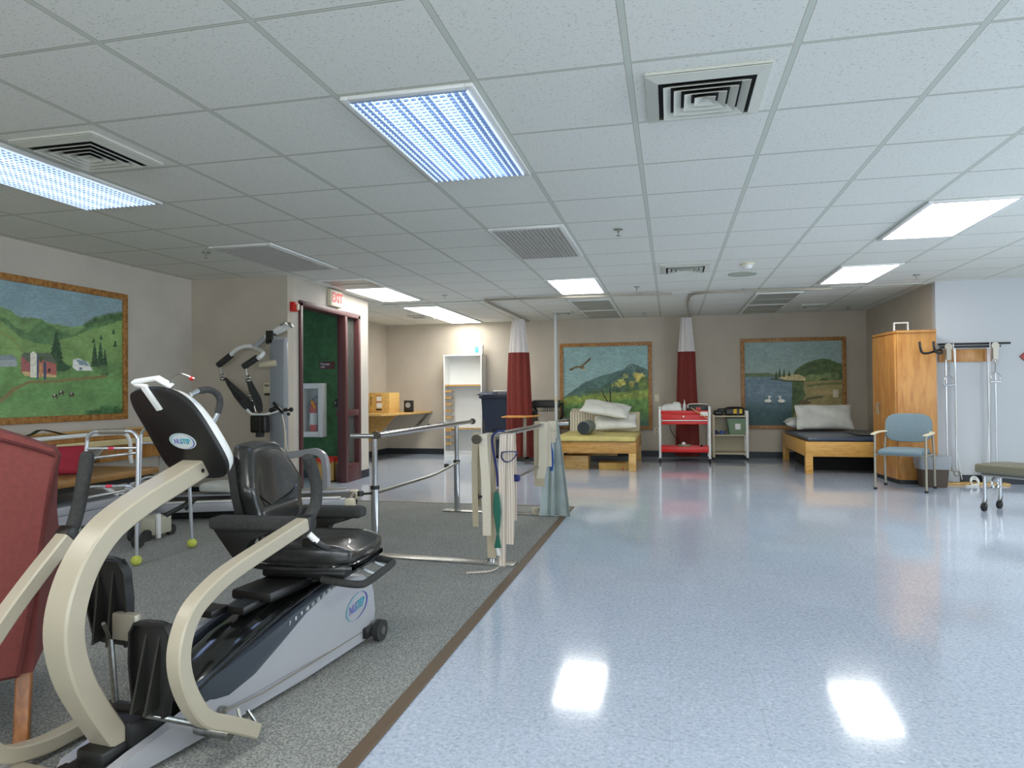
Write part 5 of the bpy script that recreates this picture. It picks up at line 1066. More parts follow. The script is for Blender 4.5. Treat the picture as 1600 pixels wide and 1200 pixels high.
# swinging arms, the two are mirrored and half a stroke apart
armL = [(.735, .040), (.80, .082), (.861, .119), (.942, .170), (.995, .245), (1.027, .331), (1.027, .407), (.99, .480), (.92, .525), (.832, .557), (.657, .596), (.477, .634)]
armR = [(.80, .045), (.91, .04), (1.022, .042), (1.134, .075), (1.20, .16), (1.225, .25), (1.205, .345), (1.134, .44), (1.042, .540), (.934, .646)]
for nm, P, yy in (('swing_arm', armL, .27), ('swing_arm', armR, -.27)):
    Q = smoothpath([(u, yy, z) for u, z in P], 6); a = MB().sweep(Q, (0, 1, 0), .05, .046, .005).build(nm, M_BEIGE, t, ang=28)
    e = Vector(Q[-1]); d = (e-Vector(Q[-4])).normalized()
    b = MB(); b.obox(e-d*.002, e+d*.03, .054, .05, .004); b.build('grip_collar', M_BLACK, t)
    if yy > 0: G = [e+d*.02, (.425, yy, .665), (.398, yy, .70), (.398, yy, .76), (.420, yy, .82), (.446, yy, .862)]
    else: G = [e+d*.02, (.905, yy, .69), (.888, yy, .75), (.874, yy, .82), (.862, yy, .885), (.86, yy, .895)]
    Q = smoothpath(G, 6); Q[-1] = Vector(Q[-1]); b = MB(); b.tube(Q, .021, 18); b.ball(Q[-1], .021, (1, 1, .7)); b.build('hand_grip', M_FOAM, t)
# adjuster at the near arm end
b = MB(); b.cyl((.47, .29, .60), (.45, .31, .57), .011, n=12); b.build('release_pin', M_WHITE, t); b = MB(); b.box((.405, .245, .545), (.45, .295, .575), .005, 2, Matrix.Rotation(.0, 4, 'X')); b.obox((.46, .30, .575), (.40, .32, .535), .025, .02, .004); b.build('release_lever', M_BLACK, t)
# link rods and pivots
b = MB(); b.cyl((.985, .10, .175), (.745, .17, .03), .009, n=10); b.ball((.745, .17, .03), .014); b.build('link_rod', M_STEEL, t)
b = MB(); b.cyl((.95, -.07, .36), (.93, -.07, .14), .010, n=10); b.cyl((.99, -.05, .42), (.95, -.07, .36), .006, n=8); b.build('link_rod', M_STEEL, t)
b = MB(); b.cyl((.70, HW-.04, .066), (.70, .13, .066), .014, n=16); b.cyl((.80, -.27, .05), (.80, .24, .05), .016, n=14); b.build('pivot_shaft', M_STEEL, t)
b = MB(); b.box((.86, -.06, .05), (1.0, .06, .15), .01); b.cyl((.93, -.09, .15), (.93, .09, .15), .02, n=14); b.build('pedal_hub', M_BLACK, t)
b = MB(); b.tube(smoothpath([(.72, .20, .09), (.735, .23, .05), (.71, .25, .015), (.68, .235, .03), (.69, .21, .075)], 5), .006, 8); b.build('chrome_catch', M_STEEL, t)
# foot pedals: moulded plates with two ribs on the front face
def pedal(u0, z0, u1, z1, ya, yb_):
    """bottom (u0,z0) to top (u1,z1)"""
    o = Vector((u0, (ya+yb_)/2, z0)); zz = Vector((u1-u0, 0, z1-z0)); H = zz.length; zz.normalize(); yy = Vector((0, 1, 0)); xx = yy.cross(zz); w_ = (yb_-ya)/2
    M = basis(o, xx, yy, zz); b = MB(); prof = []
    for y, z in [(-w_*.62, 0), (-w_*.78, .01), (-w_*.98, H*.55), (-w_, H*.86), (-w_*.8, H*.97), (-w_*.4, H), (w_*.4, H), (w_*.8, H*.97), (w_, H*.86), (w_*.98, H*.5), (w_*.78, .01), (w_*.62, 0)]: prof.append(M @ Vector((0, y, z)))
    b.prism(prof, -xx*.016, .004)
    rim = [M @ Vector((-.0, y, z)) for y, z in [(-w_*.7, .005), (-w_*.97, H*.55), (-w_*.97, H*.86), (-w_*.75, H*.965), (w_*.75, H*.965), (w_*.97, H*.86), (w_*.97, H*.55), (w_*.7, .005)]]
    b.sweep(rim, xx, .03, .008); p = b.build('foot_pedal', M_BLACK, t, ang=50)
    for k in (-.33, .33):
        q = MB(); q.prism([M @ Vector((.0, w_*k-.004, .03)), M @ Vector((.05, w_*k-.004, .02)), M @ Vector((.035, w_*k-.004, H*.3)), M @ Vector((.0, w_*k-.004, H*.85))], yy*.008); q.build('rib', mat_rib, p)
    return p
mat_rib = mat('pedal_rib', (44, 44, 40), .4)
pedal(.97, .165, .965, .435, .035, .185); pedal(.91, .325, .945, .60, -.185, -.015)
b = MB(); b.box((.925, -.06, .36), (.955, .03, .44), .006); b.build('pedal_bracket', M_TAUPE, t)
# console
cu = Vector((.175, 0, .285)).normalized(); o = Vector((.655, 0, .818)); cn = Vector((0, 1, 0)).cross(cu)   # outward, away from the user
ov = []
shape = [(-.105, .012), (-.06, -.004), (.055, -.006), (.105, .008), (.128, .045), (.132, .09), (.125, .16), (.112, .24), (.088, .300), (.04, .335), (-.03, .345), (-.10, .335), (-.128, .315), (-.138, .27), (-.134, .2), (-.13, .12), (-.125, .05)]
shp = smoothpath([(a, c, 0) for a, c in shape+shape[:1]], 3)[:-1]
if cn.x < 0: cn = -cn
def cp(a, c, d): return o+Vector((0, 1, 0))*a+cu*c+cn*d
b = MB(); b.loft([[cp(p.x*k, .165+(p.y-.165)*k, d) for p in shp] for k, d in ((.96, .012), (1, .008), (1, -.006))]); b.build('console_back', M_BLACK, t, ang=40)
b = MB(); b.loft([[cp(p.x*k*(1-max(0, p.y-.19)*.9), .155+(p.y-.165)*k*.95, d) for p in shp] for k, d in ((.985, -.006), (.985, -.018), (.95, -.038), (.84, -.05))]); b.build('console_shell', M_WHITE, t, ang=50)
b = MB(); b.loft([[cp(p.x*k*.8, .17+(p.y-.17)*k*.8, d) for p in shp] for k, d in ((.8, -.048), (.8, -.054))]); b.build('console_display', M_SLATE, t, ang=40)
logo(cp(.005, .148, .013), -cu.cross(cn) if (-cu.cross(cn)).y > 0 else cu.cross(cn), cu, .047, t, .001, True)
b = MB(); yv = Vector((0, 1, 0))
b.obox(cp(-.022, .270, .016), cp(-.04, .356, .016), .024, .008, .002, up=cn); b.sweep([cp(-.03, .356, .014), cp(-.085, .36, .004)], cn, .014, .007); b.sweep([cp(-.09, .366, -.0), cp(.0, .372, -.01), cp(.03, .335, -.02)], cn, .022, .010, .002); b.build('book_holder', M_WHITE, t)
H_ = [cp(.09, .305, -.02), cp(.10, .303, -.045), cp(.112, .288, -.075), cp(.118, .262, -.09), cp(.118, .235, -.088), cp(.112, .205, -.065), cp(.10, .18, -.03)]
b = MB(); b.tube(smoothpath(H_, 5), .008, 10); b.build('handle_tube', M_CHROME, t); b = MB(); b.tube(smoothpath(H_[1:6], 5), .0105, 12); b.build('console_handle', M_FOAM, t)
b = MB(); b.tube(smoothpath([cp(.03, .35, -.02), cp(.07, .375, -.03), cp(.11, .35, -.04)], 4), .003, 6); b.build('cable', M_STEEL, t); MB().ball(cp(.10, .352, -.04), .008).build('red_cap', M_EXITR, t)
# ---- swivelled seat, own frame: f = facing, r = sideways (towards the console)
SCN = Vector((.085, .035, 0)); f = Vector((-.16, .987, 0)).normalized(); r = Vector((f.y, -f.x, 0)); Ms = Matrix(((r.x, f.x, 0, SCN.x), (r.y, f.y, 0, SCN.y), (0, 0, 1, 0), (0, 0, 0, 1)))
def SV(p): return Ms @ Vector(p)
def saddle(b, w0, y0, y1, z0, z1, rad=.03):
    n = 20; m = 26; R = []
    for j in range(m+1):
        y = y0+(y1-y0)*j/m; e = min(1, min(j, m-j)/m*7); ww = w0*(1-.10*abs(2*j/m-1)**2.2)*(.93+.07*e)
        front = max(0, (j/m-.72)/.28); ring = []
        for i in range(n*2):
            a = 2*PI*i/(n*2); c, s_ = math.cos(a), math.sin(a); X = math.copysign(abs(c)**.42, c)*ww; Zh = (z1-z0)/2; Z = (z0+z1)/2+math.copysign(abs(s_)**.5, s_)*Zh*(.72+.28*e)
            if s_ > 0: Z += .030*(abs(X)/ww)**2.5*s_**.5 - .012*(1-(X/ww)**2)*math.sin(PI*j/m); Z -= .028*front**2*s_
            ring.append(SV((X, y, Z)))
        R.append(ring)
    b.loft(R); return b
saddle(MB(), .195, -.19, .235, .415, .495).build('seat_cushion', M_VINYL, t, ang=75)
saddle(MB(), .200, -.195, .240, .402, .424).build('seat_lower_cushion', M_VINYL, t, ang=75)
b = MB(); P = []
for a in range(0, 40):
    th = 2*PI*a/40; c, s_ = math.cos(th), math.sin(th); P.append(SV((math.copysign(abs(c)**.42, c)*.197, .022+math.copysign(abs(s_)**.42, s_)*.216, .427)))
P.append(P[0]); b.tube(P, .005, 6); b.build('seat_piping', M_BLACKG, t)
b = MB(); b.box((-.14, -.15, .365), (.14, .2, .402), .012, 2, Ms); b.cyl(SV((0, 0, .33)), SV((0, 0, .37)), .07, n=24); b.build('seat_plate', M_BLACK, t)
Q = [SV(p) for p in ((.17, .12, .375), (.175, .2, .365), (.17, .27, .36), (.12, .29, .36), (-.12, .29, .362), (-.175, .275, .365), (-.185, .2, .375), (-.17, .12, .385))]
b = MB(); b.tube(smoothpath(Q, 5), .0145, 14); b.build('front_release_bar', M_FOAM, t)
for k in (-.08, .04): b = MB(); b.cyl(SV((k, .21, .39)), SV((k, .285, .365)), .007, n=8); b.build('bar_bolt', M_STEEL, t)
# backrest: rounded trapezoid, dished, with a seam
def backring(sc, dy, zc=.70):
    P = []; pts = [(-.105, .885), (-.14, .86), (-.20, .75), (-.21, .70), (-.19, .63), (-.185, .56), (-.16, .53), (.0, .525), (.16, .53), (.185, .56), (.19, .63), (.21, .70), (.20, .75), (.14, .86), (.105, .885), (.0, .893)]
    for q in smoothpath([(a, c, 0) for a, c in pts+pts[:1]], 3)[:-1]:
        x, z = q.x*sc, zc+(q.y-zc)*sc; lean = -.16-(z-.5)*.22; P.append(SV((x, lean+dy+.9*x*x, z)))
    return P
b = MB(); b.loft([backring(.90, -.058), backring(.98, -.045), backring(1, -.02), backring(.985, .008), backring(.93, .024), backring(.80, .030), backring(.5, .022), backring(.2, .018)]); b.build('backrest', M_VINYL, t, ang=75)
def bp(x, z, d): return SV((x, -.16-(z-.5)*.22+d+.9*x*x, z))
b = MB(); b.tube(smoothpath([bp(-.20, .725, .012), bp(-.12, .665, .034), bp(0, .635, .030), bp(.09, .655, .034), bp(.2, .73, .012)], 6), .0045, 8); b.build('backrest_seam', M_BLACKG, t)
b = MB(); b.pad((-.16, -.02, .55), (.16, .03, .64), .025, .0, 10, Ms @ Matrix.Translation((0, -.16, 0))); b.build('lumbar_pad', M_VINYL, t, ang=75)
b = MB(); b.loft([[SV((x, -.16-(z-.5)*.22-.07+.9*x*x, z)) for x, z in ((.16, .50), (.215, .52), (.228, .70), (.19, .84), (.15, .84), (.17, .7))], [SV((x, -.16-(z-.5)*.22-.035+.9*x*x, z)) for x, z in ((.16, .50), (.215, .52), (.228, .70), (.19, .84), (.15, .84), (.17, .7))]]); b.build('back_shell', M_BLACK, t)
b = MB(); b.obox(SV((0, -.17, .38)), SV((0, -.24, .60)), .1, .02, .004, up=f); b.build('back_support', M_BLACK, t)
# armrests
for k, (x, za, zb_, y0_, y1_) in enumerate(((.305, .585, .635, -.25, .15), (-.31, .525, .575, -.22, .10))):
    a = MB().pad((x-.04, y0_, za), (x+.04, y1_, zb_), .018, 0, 10, Ms).build('armrest', M_FOAM, t, ang=75)
    b = MB(); b.prism([SV((x-.025, y0_+.01, za+.005)), SV((x-.025, y0_+.09, za-.10)), SV((x-.025, y0_+.13, za-.10)), SV((x-.025, y0_+.16, za-.03)), SV((x-.025, y0_+.30, za+.005))], r*.05, .006); b.build('armrest_bracket', M_BLACK, t)
    b = MB(); b.obox(SV((x, y0_+.11, za-.05)), SV((x*.62, y0_+.08, .43)), .03, .016, .003); b.build('armrest_strut', M_BLACK, t)
b = MB(); b.box((.47, -.13, .30), (.56, -.05, .325), .004); b.build('rear_stop', M_BLACK, t)

# ================================================================ burgundy wing chair, seen from behind
t = thing('wing_chair', 'burgundy upholstered wing chair seen from behind at the left edge', 'armchair', (-1.93, 1.80, .006), 0)
# back outline in plane facing the camera side, right edge sits at x -1.9
def W(x, y, z): return (x, y, z)
b = MB(); sec = []
ra = [(-2.62, .97), (-2.50, 1.03), (-2.30, 1.055), (-2.12, 1.02), (-1.985, .965), (-1.90, .925), (-1.888, .90), (-1.905, .80), (-1.93, .6), (-1.96, .4), (-1.975, .30), (-1.99, .22), (-2.3, .20), (-2.62, .2)]
for d, k in ((0, .97), (.012, 1.0), (.10, 1.0), (.13, .96)):
    sec.append([(-2.3+(x+2.3)*k, 1.80+d+.10*(1-(z/.95))*0, .6+(z-.6)*k) for x, z in ra])
b.loft(sec); b.build('back', M_BURG, t, world=True, ang=45)
b = MB(); b.loft([[(x, y, z) for y, z in ((1.84, .22), (1.84, .915), (1.97, .93), (2.06, .88), (2.12, .70), (2.22, .62), (2.42, .58), (2.46, .40), (2.44, .22))] for x in (-1.985, -1.965, -1.925, -1.91)]); 
for v in b.bm.verts: v.co.x -= max(0, .9-v.co.z)*.07
b.build('wing_and_arm', M_BURG, t, world=True, ang=45)
b = MB(); b.tube(smoothpath([(-2.62, 1.797, .95), (-2.45, 1.796, .978), (-2.25, 1.796, .99), (-2.08, 1.796, .972), (-1.95, 1.796, .93), (-1.895, 1.80, .905)], 5), .005, 8); b.build('piping', mat('dark_burgundy', (78, 22, 22), .8), t, world=True)
MB().pad((-2.62, 1.93, .24), (-1.99, 2.42, .46), .05).build('seat_cushion', M_BURG, t, world=True)
p = AZ(34, 1158, .006)
for X, Y, lean in ((-1.985, 1.875, -.045), (-2.58, 1.875, -.045), (-2.2, 2.38, .02), (-2.58, 2.38, .02)):
    b = MB(); b.sweep(smoothpath([(X, Y+lean*1.2, .0065), (X, Y+lean*.6, .10), (X, Y+lean*.0, .20), (X, Y+.01, .26)], 4), (1, 0, 0), [.042]*12+[.06], .05, .004); b.build('leg', M_LEG, t, world=True)
t.rotation_euler = (0, 0, math.radians(40)); WM[t.name] = Matrix.Translation(t.location) @ Matrix.Rotation(math.radians(40), 4, 'Z')
q = AX(70, 724, -4.5); pillow('throw_pillow', 'crimson pillow with a pointed corner poking out beside the burgundy wing chair', (q.x, q.y, .615), (.50, .22, .10), RE(1.35, 0, .8), mat('crimson_cloth', (150, 30, 48), .8), 'pillow', seed=2)

# ================================================================ folding walker
t = thing('folding_walker', 'aluminium folding walker with tennis balls on its feet behind the cross trainer', 'walker', (-3.5, 3.95, .006))
A1, A2, B1, B2 = Vector((-3.35, 3.812, .03)), Vector((-3.70, 3.70, .03)), Vector((-3.344, 4.335, .03)), Vector((-3.72, 4.25, .03))
def sideframe(P, Q, zt_, inn):
    c = (P+Q)/2; p = P.lerp(c, .06)+inn*.03; q = Q.lerp(c, .22)+inn*.03; p.z = q.z = zt_
    d = (q-p); pts = [P, P.lerp(p, .45), p-Vector((0, 0, .10)), p+d*.02-Vector((0, 0, .04)), p+d*.10-Vector((0, 0, .008)), p+d*.25, p+d*.75, p+d*.90-Vector((0, 0, .008)), p+d*.98-Vector((0, 0, .04)), q-Vector((0, 0, .10)), Q.lerp(q, .45), Q]
    MB().tube(smoothpath(pts, 4), .0125, 12).build('side_frame', M_ALU, t, world=True); g = MB(); g.cyl(p+d*.25, p+d*.75, .019, n=14); g.build('hand_grip', M_TAUPE, t, world=True)
    return p, q
pa, qa = sideframe(A1, A2, .865, Vector((0, 1, 0))); pb, qb = sideframe(B1, B2, .865, Vector((0, -1, 0)))
for P, Q, p, q in ((A1, A2, pa, qa), (B1, B2, pb, qb)):
    u_, v_ = P.lerp(p, .87), Q.lerp(q, .87); MB().cyl(u_, v_, .009, n=10).build('side_brace', M_ALU, t, world=True); m_ = u_.lerp(v_, .45); MB().cyl(m_, u_.lerp(v_, .55), .0115, n=10).build('pink_tape', M_PINK, t, world=True)
    u_, v_ = P.lerp(p, .42), Q.lerp(q, .42); a_, c_ = P.lerp(p, .55), Q.lerp(q, .55); MB().tube(smoothpath([u_, u_.lerp(a_, .7), a_.lerp(c_, .12)+Vector((0, 0, .02)), a_.lerp(c_, .5)+Vector((0, 0, .025)), c_.lerp(a_, .12)+Vector((0, 0, .02)), v_.lerp(c_, .7), v_], 4), .009, 10).build('side_brace', M_ALU, t, world=True)
    m_ = a_.lerp(c_, .45)+Vector((0, 0, .025)); n_ = a_.lerp(c_, .56)+Vector((0, 0, .025)); MB().cyl(m_, n_, .0115, n=10).build('pink_tape', M_PINK, t, world=True)
    for R_, k_ in ((P, p), (Q, q)): MB().cyl(R_.lerp(k_, .28), R_.lerp(k_, .31), .0155, n=12).build('height_collar', M_ALU, t, world=True)
for z_ in (.68, .42): a_, c_ = qa.lerp(A2, 1-z_/.86), qb.lerp(B2, 1-z_/.86); MB().cyl(a_, c_, .010, n=10).build('front_cross_bar', M_ALU, t, world=True)
for P in (A1, B1): MB().ball((P.x, P.y, .006+.033), .033, n=20).build('tennis_ball', M_YEL, t, world=True)
for P in (A2, B2): MB().cyl((P.x-.015, P.y, .006+.052), (P.x+.015, P.y, .006+.052), .052, n=26).build('front_wheel', M_FOAM, t, world=True)

# ================================================================ treatment tables along the left wall
t = thing('treatment_table', 'steel based treatment table with a tan padded top along the left wall', 'treatment table', (-4.6, 4.3, .006))
x0, x1, y0, y1 = -4.98, -4.22, 3.3, 5.08
MB().pad((x0, y0, .43), (x1, y1, .50), .03, .004).build('padded_top', M_TAN, t, world=True)
b = MB(); b.box((x0+.04, y0+.03, .395), (x1-.04, y1-.03, .43)); b.build('top_frame', M_BLACK, t, world=True)
b = MB(); b.box((x0+.1, y0+.1, .24), (x1-.02, y1-.05, .30), .008); b.box((x0+.1, y0+.1, .14), (x1-.0, y1-.1, .20), .008); b.box((x1-.02, y0+.1, .2), (x1-.005, y1-.3, .24)); b.build('lift_frame', M_GREYP, t, world=True)
for k in range(2): b = MB(); yy = y0+.35+k*.9; b.obox((x1-.1, yy, .2), (x1-.1, yy+.35, .40), .03, .03, .004); b.obox((x1-.1, yy+.35, .2), (x1-.1, yy, .40), .03, .03, .004); b.build('scissor_arm', M_WHITE, t, world=True)
b = MB(); b.box((x0+.1, y0+.05, .05), (x1+.02, y1-.02, .11), .008); b.build('base_frame', M_GREYP, t, world=True)
for xx in (x0+.14, x1-.02):
    for yy in (y0+.1, y1-.08): MB().cyl((xx, yy-.015, .0495), (xx, yy+.015, .0495), .05, n=20).build('castor', M_FOAM, t, world=True)
t = thing('wall_bench', 'tall oak bench with a tan edge against the left wall below the farm mural', 'bench', (-4.9, 4.7, .006))
b = MB(); b.box((XL+.01, 3.2, .715), (-4.78, 6.25, .77), .006); b.build('bench_top', M_OAK, t, world=True)
MB().box((XL+.01, 3.2, .66), (-4.76, 6.25, .712), .004).build('cream_edge', mat('cream_laminate', (214, 196, 146), .5), t, world=True)
for yy in (3.5, 5.1, 6.1): b = MB(); b.prism([(XL+.01, yy, .66), (-4.80, yy, .66), (XL+.01, yy, .38)], (0, .025, 0)); b.build('white_bracket', M_WHITE, t, world=True)
MB().box((XL+.01, 5.2, .50), (-4.95, 6.2, .658), .004).build('lower_panel', M_OAK, t, world=True)
def lay(name, label, pts, rr, m, cat, side_=None, w_=.03):
    b = MB(); b.tube(smoothpath(pts), rr, 8) if side_ is None else b.sweep(smoothpath(pts), side_, w_, rr); return tag(b.build(name, m), label, cat)
lay('black_strap', 'black strap with a raised loop lying along the oak wall bench', [(-4.84, 4.3, .776), (-4.84, 4.42, .80), (-4.84, 4.5, .83), (-4.84, 4.6, .815), (-4.84, 4.75, .78), (-4.84, 5.0, .776), (-4.86, 5.3, .776), (-4.86, 5.45, .776)], .006, M_BLACK, 'strap', (1, 0, 0), .04)
lay('cane', 'tan wooden cane lying on the oak wall bench behind the black strap', [(-4.93, 4.5, .787), (-4.93, 5.0, .787), (-4.92, 5.6, .787), (-4.9, 5.9, .787), (-4.87, 5.97, .787), (-4.84, 5.93, .787)], .011, M_MAPLE, 'cane')
lay('crutch_bar', 'white tubular support bar with a bent end in front of the oak wall bench', [(-4.70, 4.3, .765), (-4.69, 4.6, .772), (-4.66, 5.0, .775), (-4.62, 5.12, .765), (-4.60, 5.16, .70), (-4.60, 5.17, .55), (-4.60, 5.18, .51)], .018, M_WHITE, 'support bar')
t = thing('wheeled_foot_stand', 'beige wheeled stand between the walker and the treadmill', 'equipment stand', (-3.85, 4.55, .006)); p = AZ(228, 852, .006)
b = MB(); b.box((-3.93, 4.50, .04), (-3.79, 4.68, .17), .008); b.build('stand_box', mat('stand_beige', (184, 180, 160), .5), t, world=True); b = MB(); b.box((-3.785, 4.5, .02), (-3.76, 4.53, .2), .004); b.build('front_post', M_WHITE, t, world=True)
for xx, yy in ((-3.83, 4.46), (-3.95, 4.46), (-3.83, 4.72), (-3.95, 4.72)): MB().cyl((xx-.012, yy, .045), (xx+.012, yy, .045), .045, n=20).build('wheel', M_FOAM, t, world=True)
b = MB(); b.obox((-3.8, 4.62, .17), (-3.74, 4.9, .26), .03, .03, .004); b.cyl((-3.76, 4.78, .2), (-3.72, 4.82, .26), .03, n=12); b.build('pedal_arm', M_BLACK, t, world=True)

# ================================================================ treadmill
t = thing('treadmill', 'low grey treadmill with a dark belt under the harness frame', 'treadmill', (-3.75, 5.72, .006), math.radians(22))
b = MB(); b.box((-.86, -.24, .10), (.86, .24, .135), .006); b.build('belt', M_RUBBER, t)
for s_ in (-1, 1): b = MB(); b.box((-.86, s_*.29-.05, .075), (.84, s_*.29+.05, .155), .012); b.build('side_rail', M_GREYP, t); b = MB(); b.box((-.84, s_*.30-.03, .16-.004), (.80, s_*.30+.03, .168), .004); b.build('foot_strip', M_WHITE if s_ < 0 else M_TAUPE, t)
b = MB(); b.box((-.82, -.26, .02), (.80, .26, .0995), .01); b.build('under_deck_shade', M_DARK, t)  # near-black block, the shadow below the treadmill put into colour
MB().cyl((.86, -.24, .10), (.86, .24, .10), .035, n=18).build('roller', M_BLACK, t)
for s_ in (-1, 1): b = MB(); b.box((.82, s_*.29-.05, .05), (.93, s_*.29+.05, .15), .03); b.build('rail_end_cap', M_CREAM, t); MB().cyl((.88, s_*.29-.03, .03), (.88, s_*.29+.03, .03), .03, n=14).build('foot', M_RUBBER, t)
tag(MB().pad((-4.35, 5.72, .178), (-4.0, 5.98, .26), .03, .02).build('harness_bundle', M_LINEN), 'crumpled light cloth lying on the left part of the treadmill', 'cloth')

# ================================================================ body weight harness frame
HY = 6.42
def H(px, py, y=HY): return AY(px, py, y)
t = thing('harness_lift', 'tall white body weight support lift with black harness straps over the treadmill', 'patient lift', (H(436, 700).x, HY, .006))
a_, c_ = H(425, 540), H(447, 540)
b = MB(); b.box((a_.x, HY-.045, .05), (c_.x, HY+.045, 1.66), .006); b.build('mast', mat('lift_grey', (136, 140, 144), .35), t, world=True)
b = MB(); b.box((a_.x-.02, HY-.05, .30), (c_.x+.02, HY+.05, .34), .004); b.build('mast_collar', M_WHITE, t, world=True)
# boom head
b = MB(); q = H(448, 532); b.obox(H(420, 528), H(448, 532), .05, .055, .004); b.build('boom_mount', M_GREYP, t, world=True)
b = MB(); b.obox(H(424, 537), H(424, 517), .09, .075, .004, up=(1, 0, 0)); b.build('boom_pivot', M_BLACK, t, world=True)
b = MB(); b.obox(H(415, 527), H(448, 506), .05, .035, .004); b.obox(H(432, 521), H(456, 508), .04, .035, .004); b.build('upper_arm', M_WHITE, t, world=True)
b = MB(); b.obox(H(452, 504, HY-.05), H(456, 511, HY-.05), .05, .02, .003); b.obox(H(438, 508, HY-.04), H(446, 504, HY-.04), .03, .02, .003); b.build('arm_end_clamp', M_STEEL, t, world=True)
b = MB(); b.obox(H(418, 525), H(396, 544), .04, .05, .005); b.build('boom', M_GREYP, t, world=True)
# curved yoke with foam ends
for P, G, nm in (([(398, 543, 0), (388, 541, 0), (377, 543, 0), (366, 549, 0), (358, 557, 0)], [(361, 555, 0), (341, 571, 0)], 0), ([(398, 544, 0), (405, 547, -.1), (411, 551, -.2), (408, 556, -.25), (403, 560, -.25)], [(402, 559, -.25), (381, 573, -.25)], 1)):
    Q = [H(x, y, HY+d) for x, y, d in P]; MB().tube(smoothpath(Q, 5), .022, 12).build('yoke_arm', M_WHITE, t, world=True)
    Q = [H(x, y, HY+d) for x, y, d in G]; MB().tube(Q, .033, 18).build('foam_sleeve', M_FOAM, t, world=True)
    e = Q[1]; b = MB(); b.cyl(e+Vector((.02, 0, -.0)), e+Vector((.04, 0, -.09)), .009, n=8); b.torus(e+Vector((.045, 0, -.11)), (0, 1, 0), .022, .007, 16, 6); b.ball(e+Vector((.05, 0, -.14)), .03, (1, 1, .7)); b.build('swivel_hook', M_STEEL, t, world=True)
def band(pts, ws, m, nm): Q = [H(*p) for p in pts]; b = MB(); b.sweep(smoothpath(Q, 3), (.9, .3, .3), [w_ for w_ in np.interp(np.linspace(0, 1, 3*(len(Q)-1)+1), np.linspace(0, 1, len(ws)), ws)], .02, .004); return b.build(nm, m, t, world=True)
band([(352, 591, HY), (362, 603, HY), (374, 618, HY), (388, 634, HY), (397, 644, HY)], [.03, .06, .11, .12, .08], M_FOAM, 'harness_strap')
band([(352, 592, HY-.02), (359, 606, HY-.02), (367, 616, HY-.02), (376, 624, HY-.02)], [.02, .02, .025, .02], M_BLACK, 'harness_strap')
band([(388, 592, HY-.25), (394, 608, HY-.2), (401, 622, HY-.15), (405, 634, HY-.1), (407, 644, HY-.1)], [.04, .07, .08, .07, .04], M_FOAM, 'harness_strap')
b = MB(); b.ball(H(390, 618), .022); b.ball(H(394, 626), .02); b.cyl(H(397, 634), H(400, 644), .008, n=8); b.build('harness_buckle', M_STEEL, t, world=True)
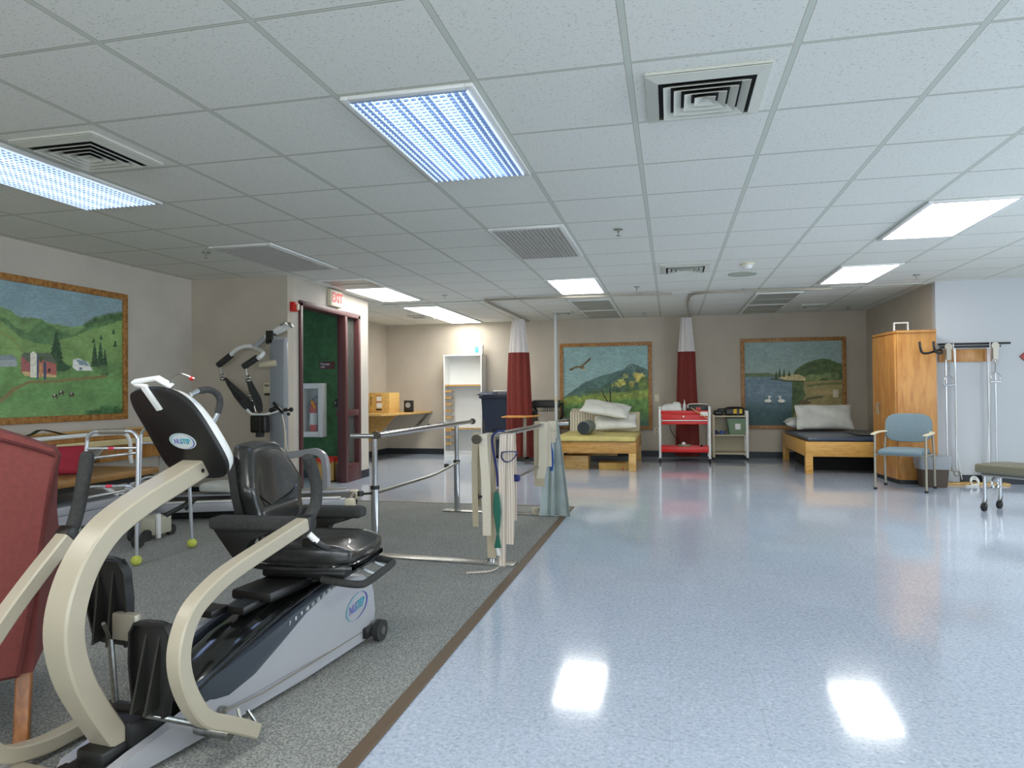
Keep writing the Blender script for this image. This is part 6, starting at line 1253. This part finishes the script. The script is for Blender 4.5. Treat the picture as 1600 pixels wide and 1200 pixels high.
# horizontal handle bar and hanging pad
b = MB(); Q = [H(386, 640, HY-.12), H(394, 647, HY-.12), H(410, 648, HY-.12), H(428, 644, HY-.1), H(436, 642, HY-.05)]; b.tube(smoothpath(Q, 5), .014, 10); b.build('handle_bar', M_WHITE, t, world=True)
p0, p1 = H(393, 676, HY-.16), H(417, 649, HY-.16); MB().pad((p0.x, HY-.19, p0.z), (p1.x, HY-.10, p1.z), .015).build('hip_pad', M_BLACK, t, world=True)
b = MB(); q0, q1 = H(400, 683, HY-.17), H(409, 674, HY-.17); b.box((q0.x, HY-.18, q0.z), (q1.x, HY-.12, q1.z), .004); q0, q1 = H(405, 676, HY-.2), H(406.5, 649, HY-.2); b.box((q0.x, HY-.2, q0.z), (q1.x, HY-.188, q1.z)); b.build('pad_strap', M_FOAM, t, world=True)
b = MB(); b.obox(H(427, 629, HY-.12), H(442, 645, HY-.12), .02, .03, .003); b.ball(H(424, 641, HY-.12), .025); b.ball(H(429, 639, HY-.12), .025); b.cyl(H(440, 642, HY-.08), H(456, 640, HY-.08), .01); b.ball(H(455, 640, HY-.08), .024); b.ball(H(447, 640, HY-.08), .02); b.ball(H(451, 647, HY-.06), .018); b.build('control_knobs', M_BLACK, t, world=True)
b = MB(); Q = [H(441, 648, HY-.1), H(444, 664, HY-.1), H(445, 680, HY-.1), H(445, 700, HY-.1), H(442, 718, HY-.1), H(445, 731, HY-.1), H(449, 726, HY-.1), H(451, 712, HY-.1), H(447, 696, HY-.1), H(446, 672, HY-.1)]; b.tube(smoothpath(Q, 5), .007, 8); b.build('hanging_rope', M_WEB, t, world=True)
b = MB(); b.cyl(H(424, 535, HY-.02), H(428, 562, HY-.02), .012, n=10); b.build('piston_rod', M_STEEL, t, world=True); b = MB(); b.cyl(H(407, 570, HY-.03), H(433, 567, HY-.03), .036, n=20); b.obox(H(425, 572), H(436, 578), .03, .04, .004); b.build('actuator_motor', M_CREAM, t, world=True)
# arched base tube
b = MB(); Q = [H(426, 714, HY-.1), H(455, 711, HY-.1), H(480, 707, HY-.1), H(494, 706, HY-.1), H(505, 713, HY-.1), H(509, 726, HY-.1), H(510, 745, HY-.1), H(510, 768, HY-.1)]; Q[-1].z = .04; b.sweep(smoothpath(Q, 6), (0, 1, 0), .06, .07, .01); b.build('base_arch', M_GREYP, t, world=True)
b = MB(); e = H(510, 768, HY-.1); b.box((e.x-.05, HY-.13, .03), (e.x+.03, HY+.1, .08), .01); b.box((a_.x-.1, HY-.0, .03), (e.x, HY+.06, .08), .01); b.build('base_leg', M_GREYP, t, world=True)
for xx, yy in ((e.x-.01, HY-.10), (e.x-.01, HY+.07), (a_.x-.05, HY+.03)): MB().cyl((xx-.012, yy, .03), (xx+.012, yy, .03), .03, n=16).build('castor', M_RUBBER, t, world=True)
b = MB()
for px, py in ((438, 709), (474, 703), (434, 697)): b.ball(H(px, py, HY-.1), .014)
b.build('adjust_screws', M_BLACK, t, world=True)
MB().box(H(428, 712, HY-.12), H(437, 708, HY-.08)).build('red_label', M_EXITR, t, world=True)
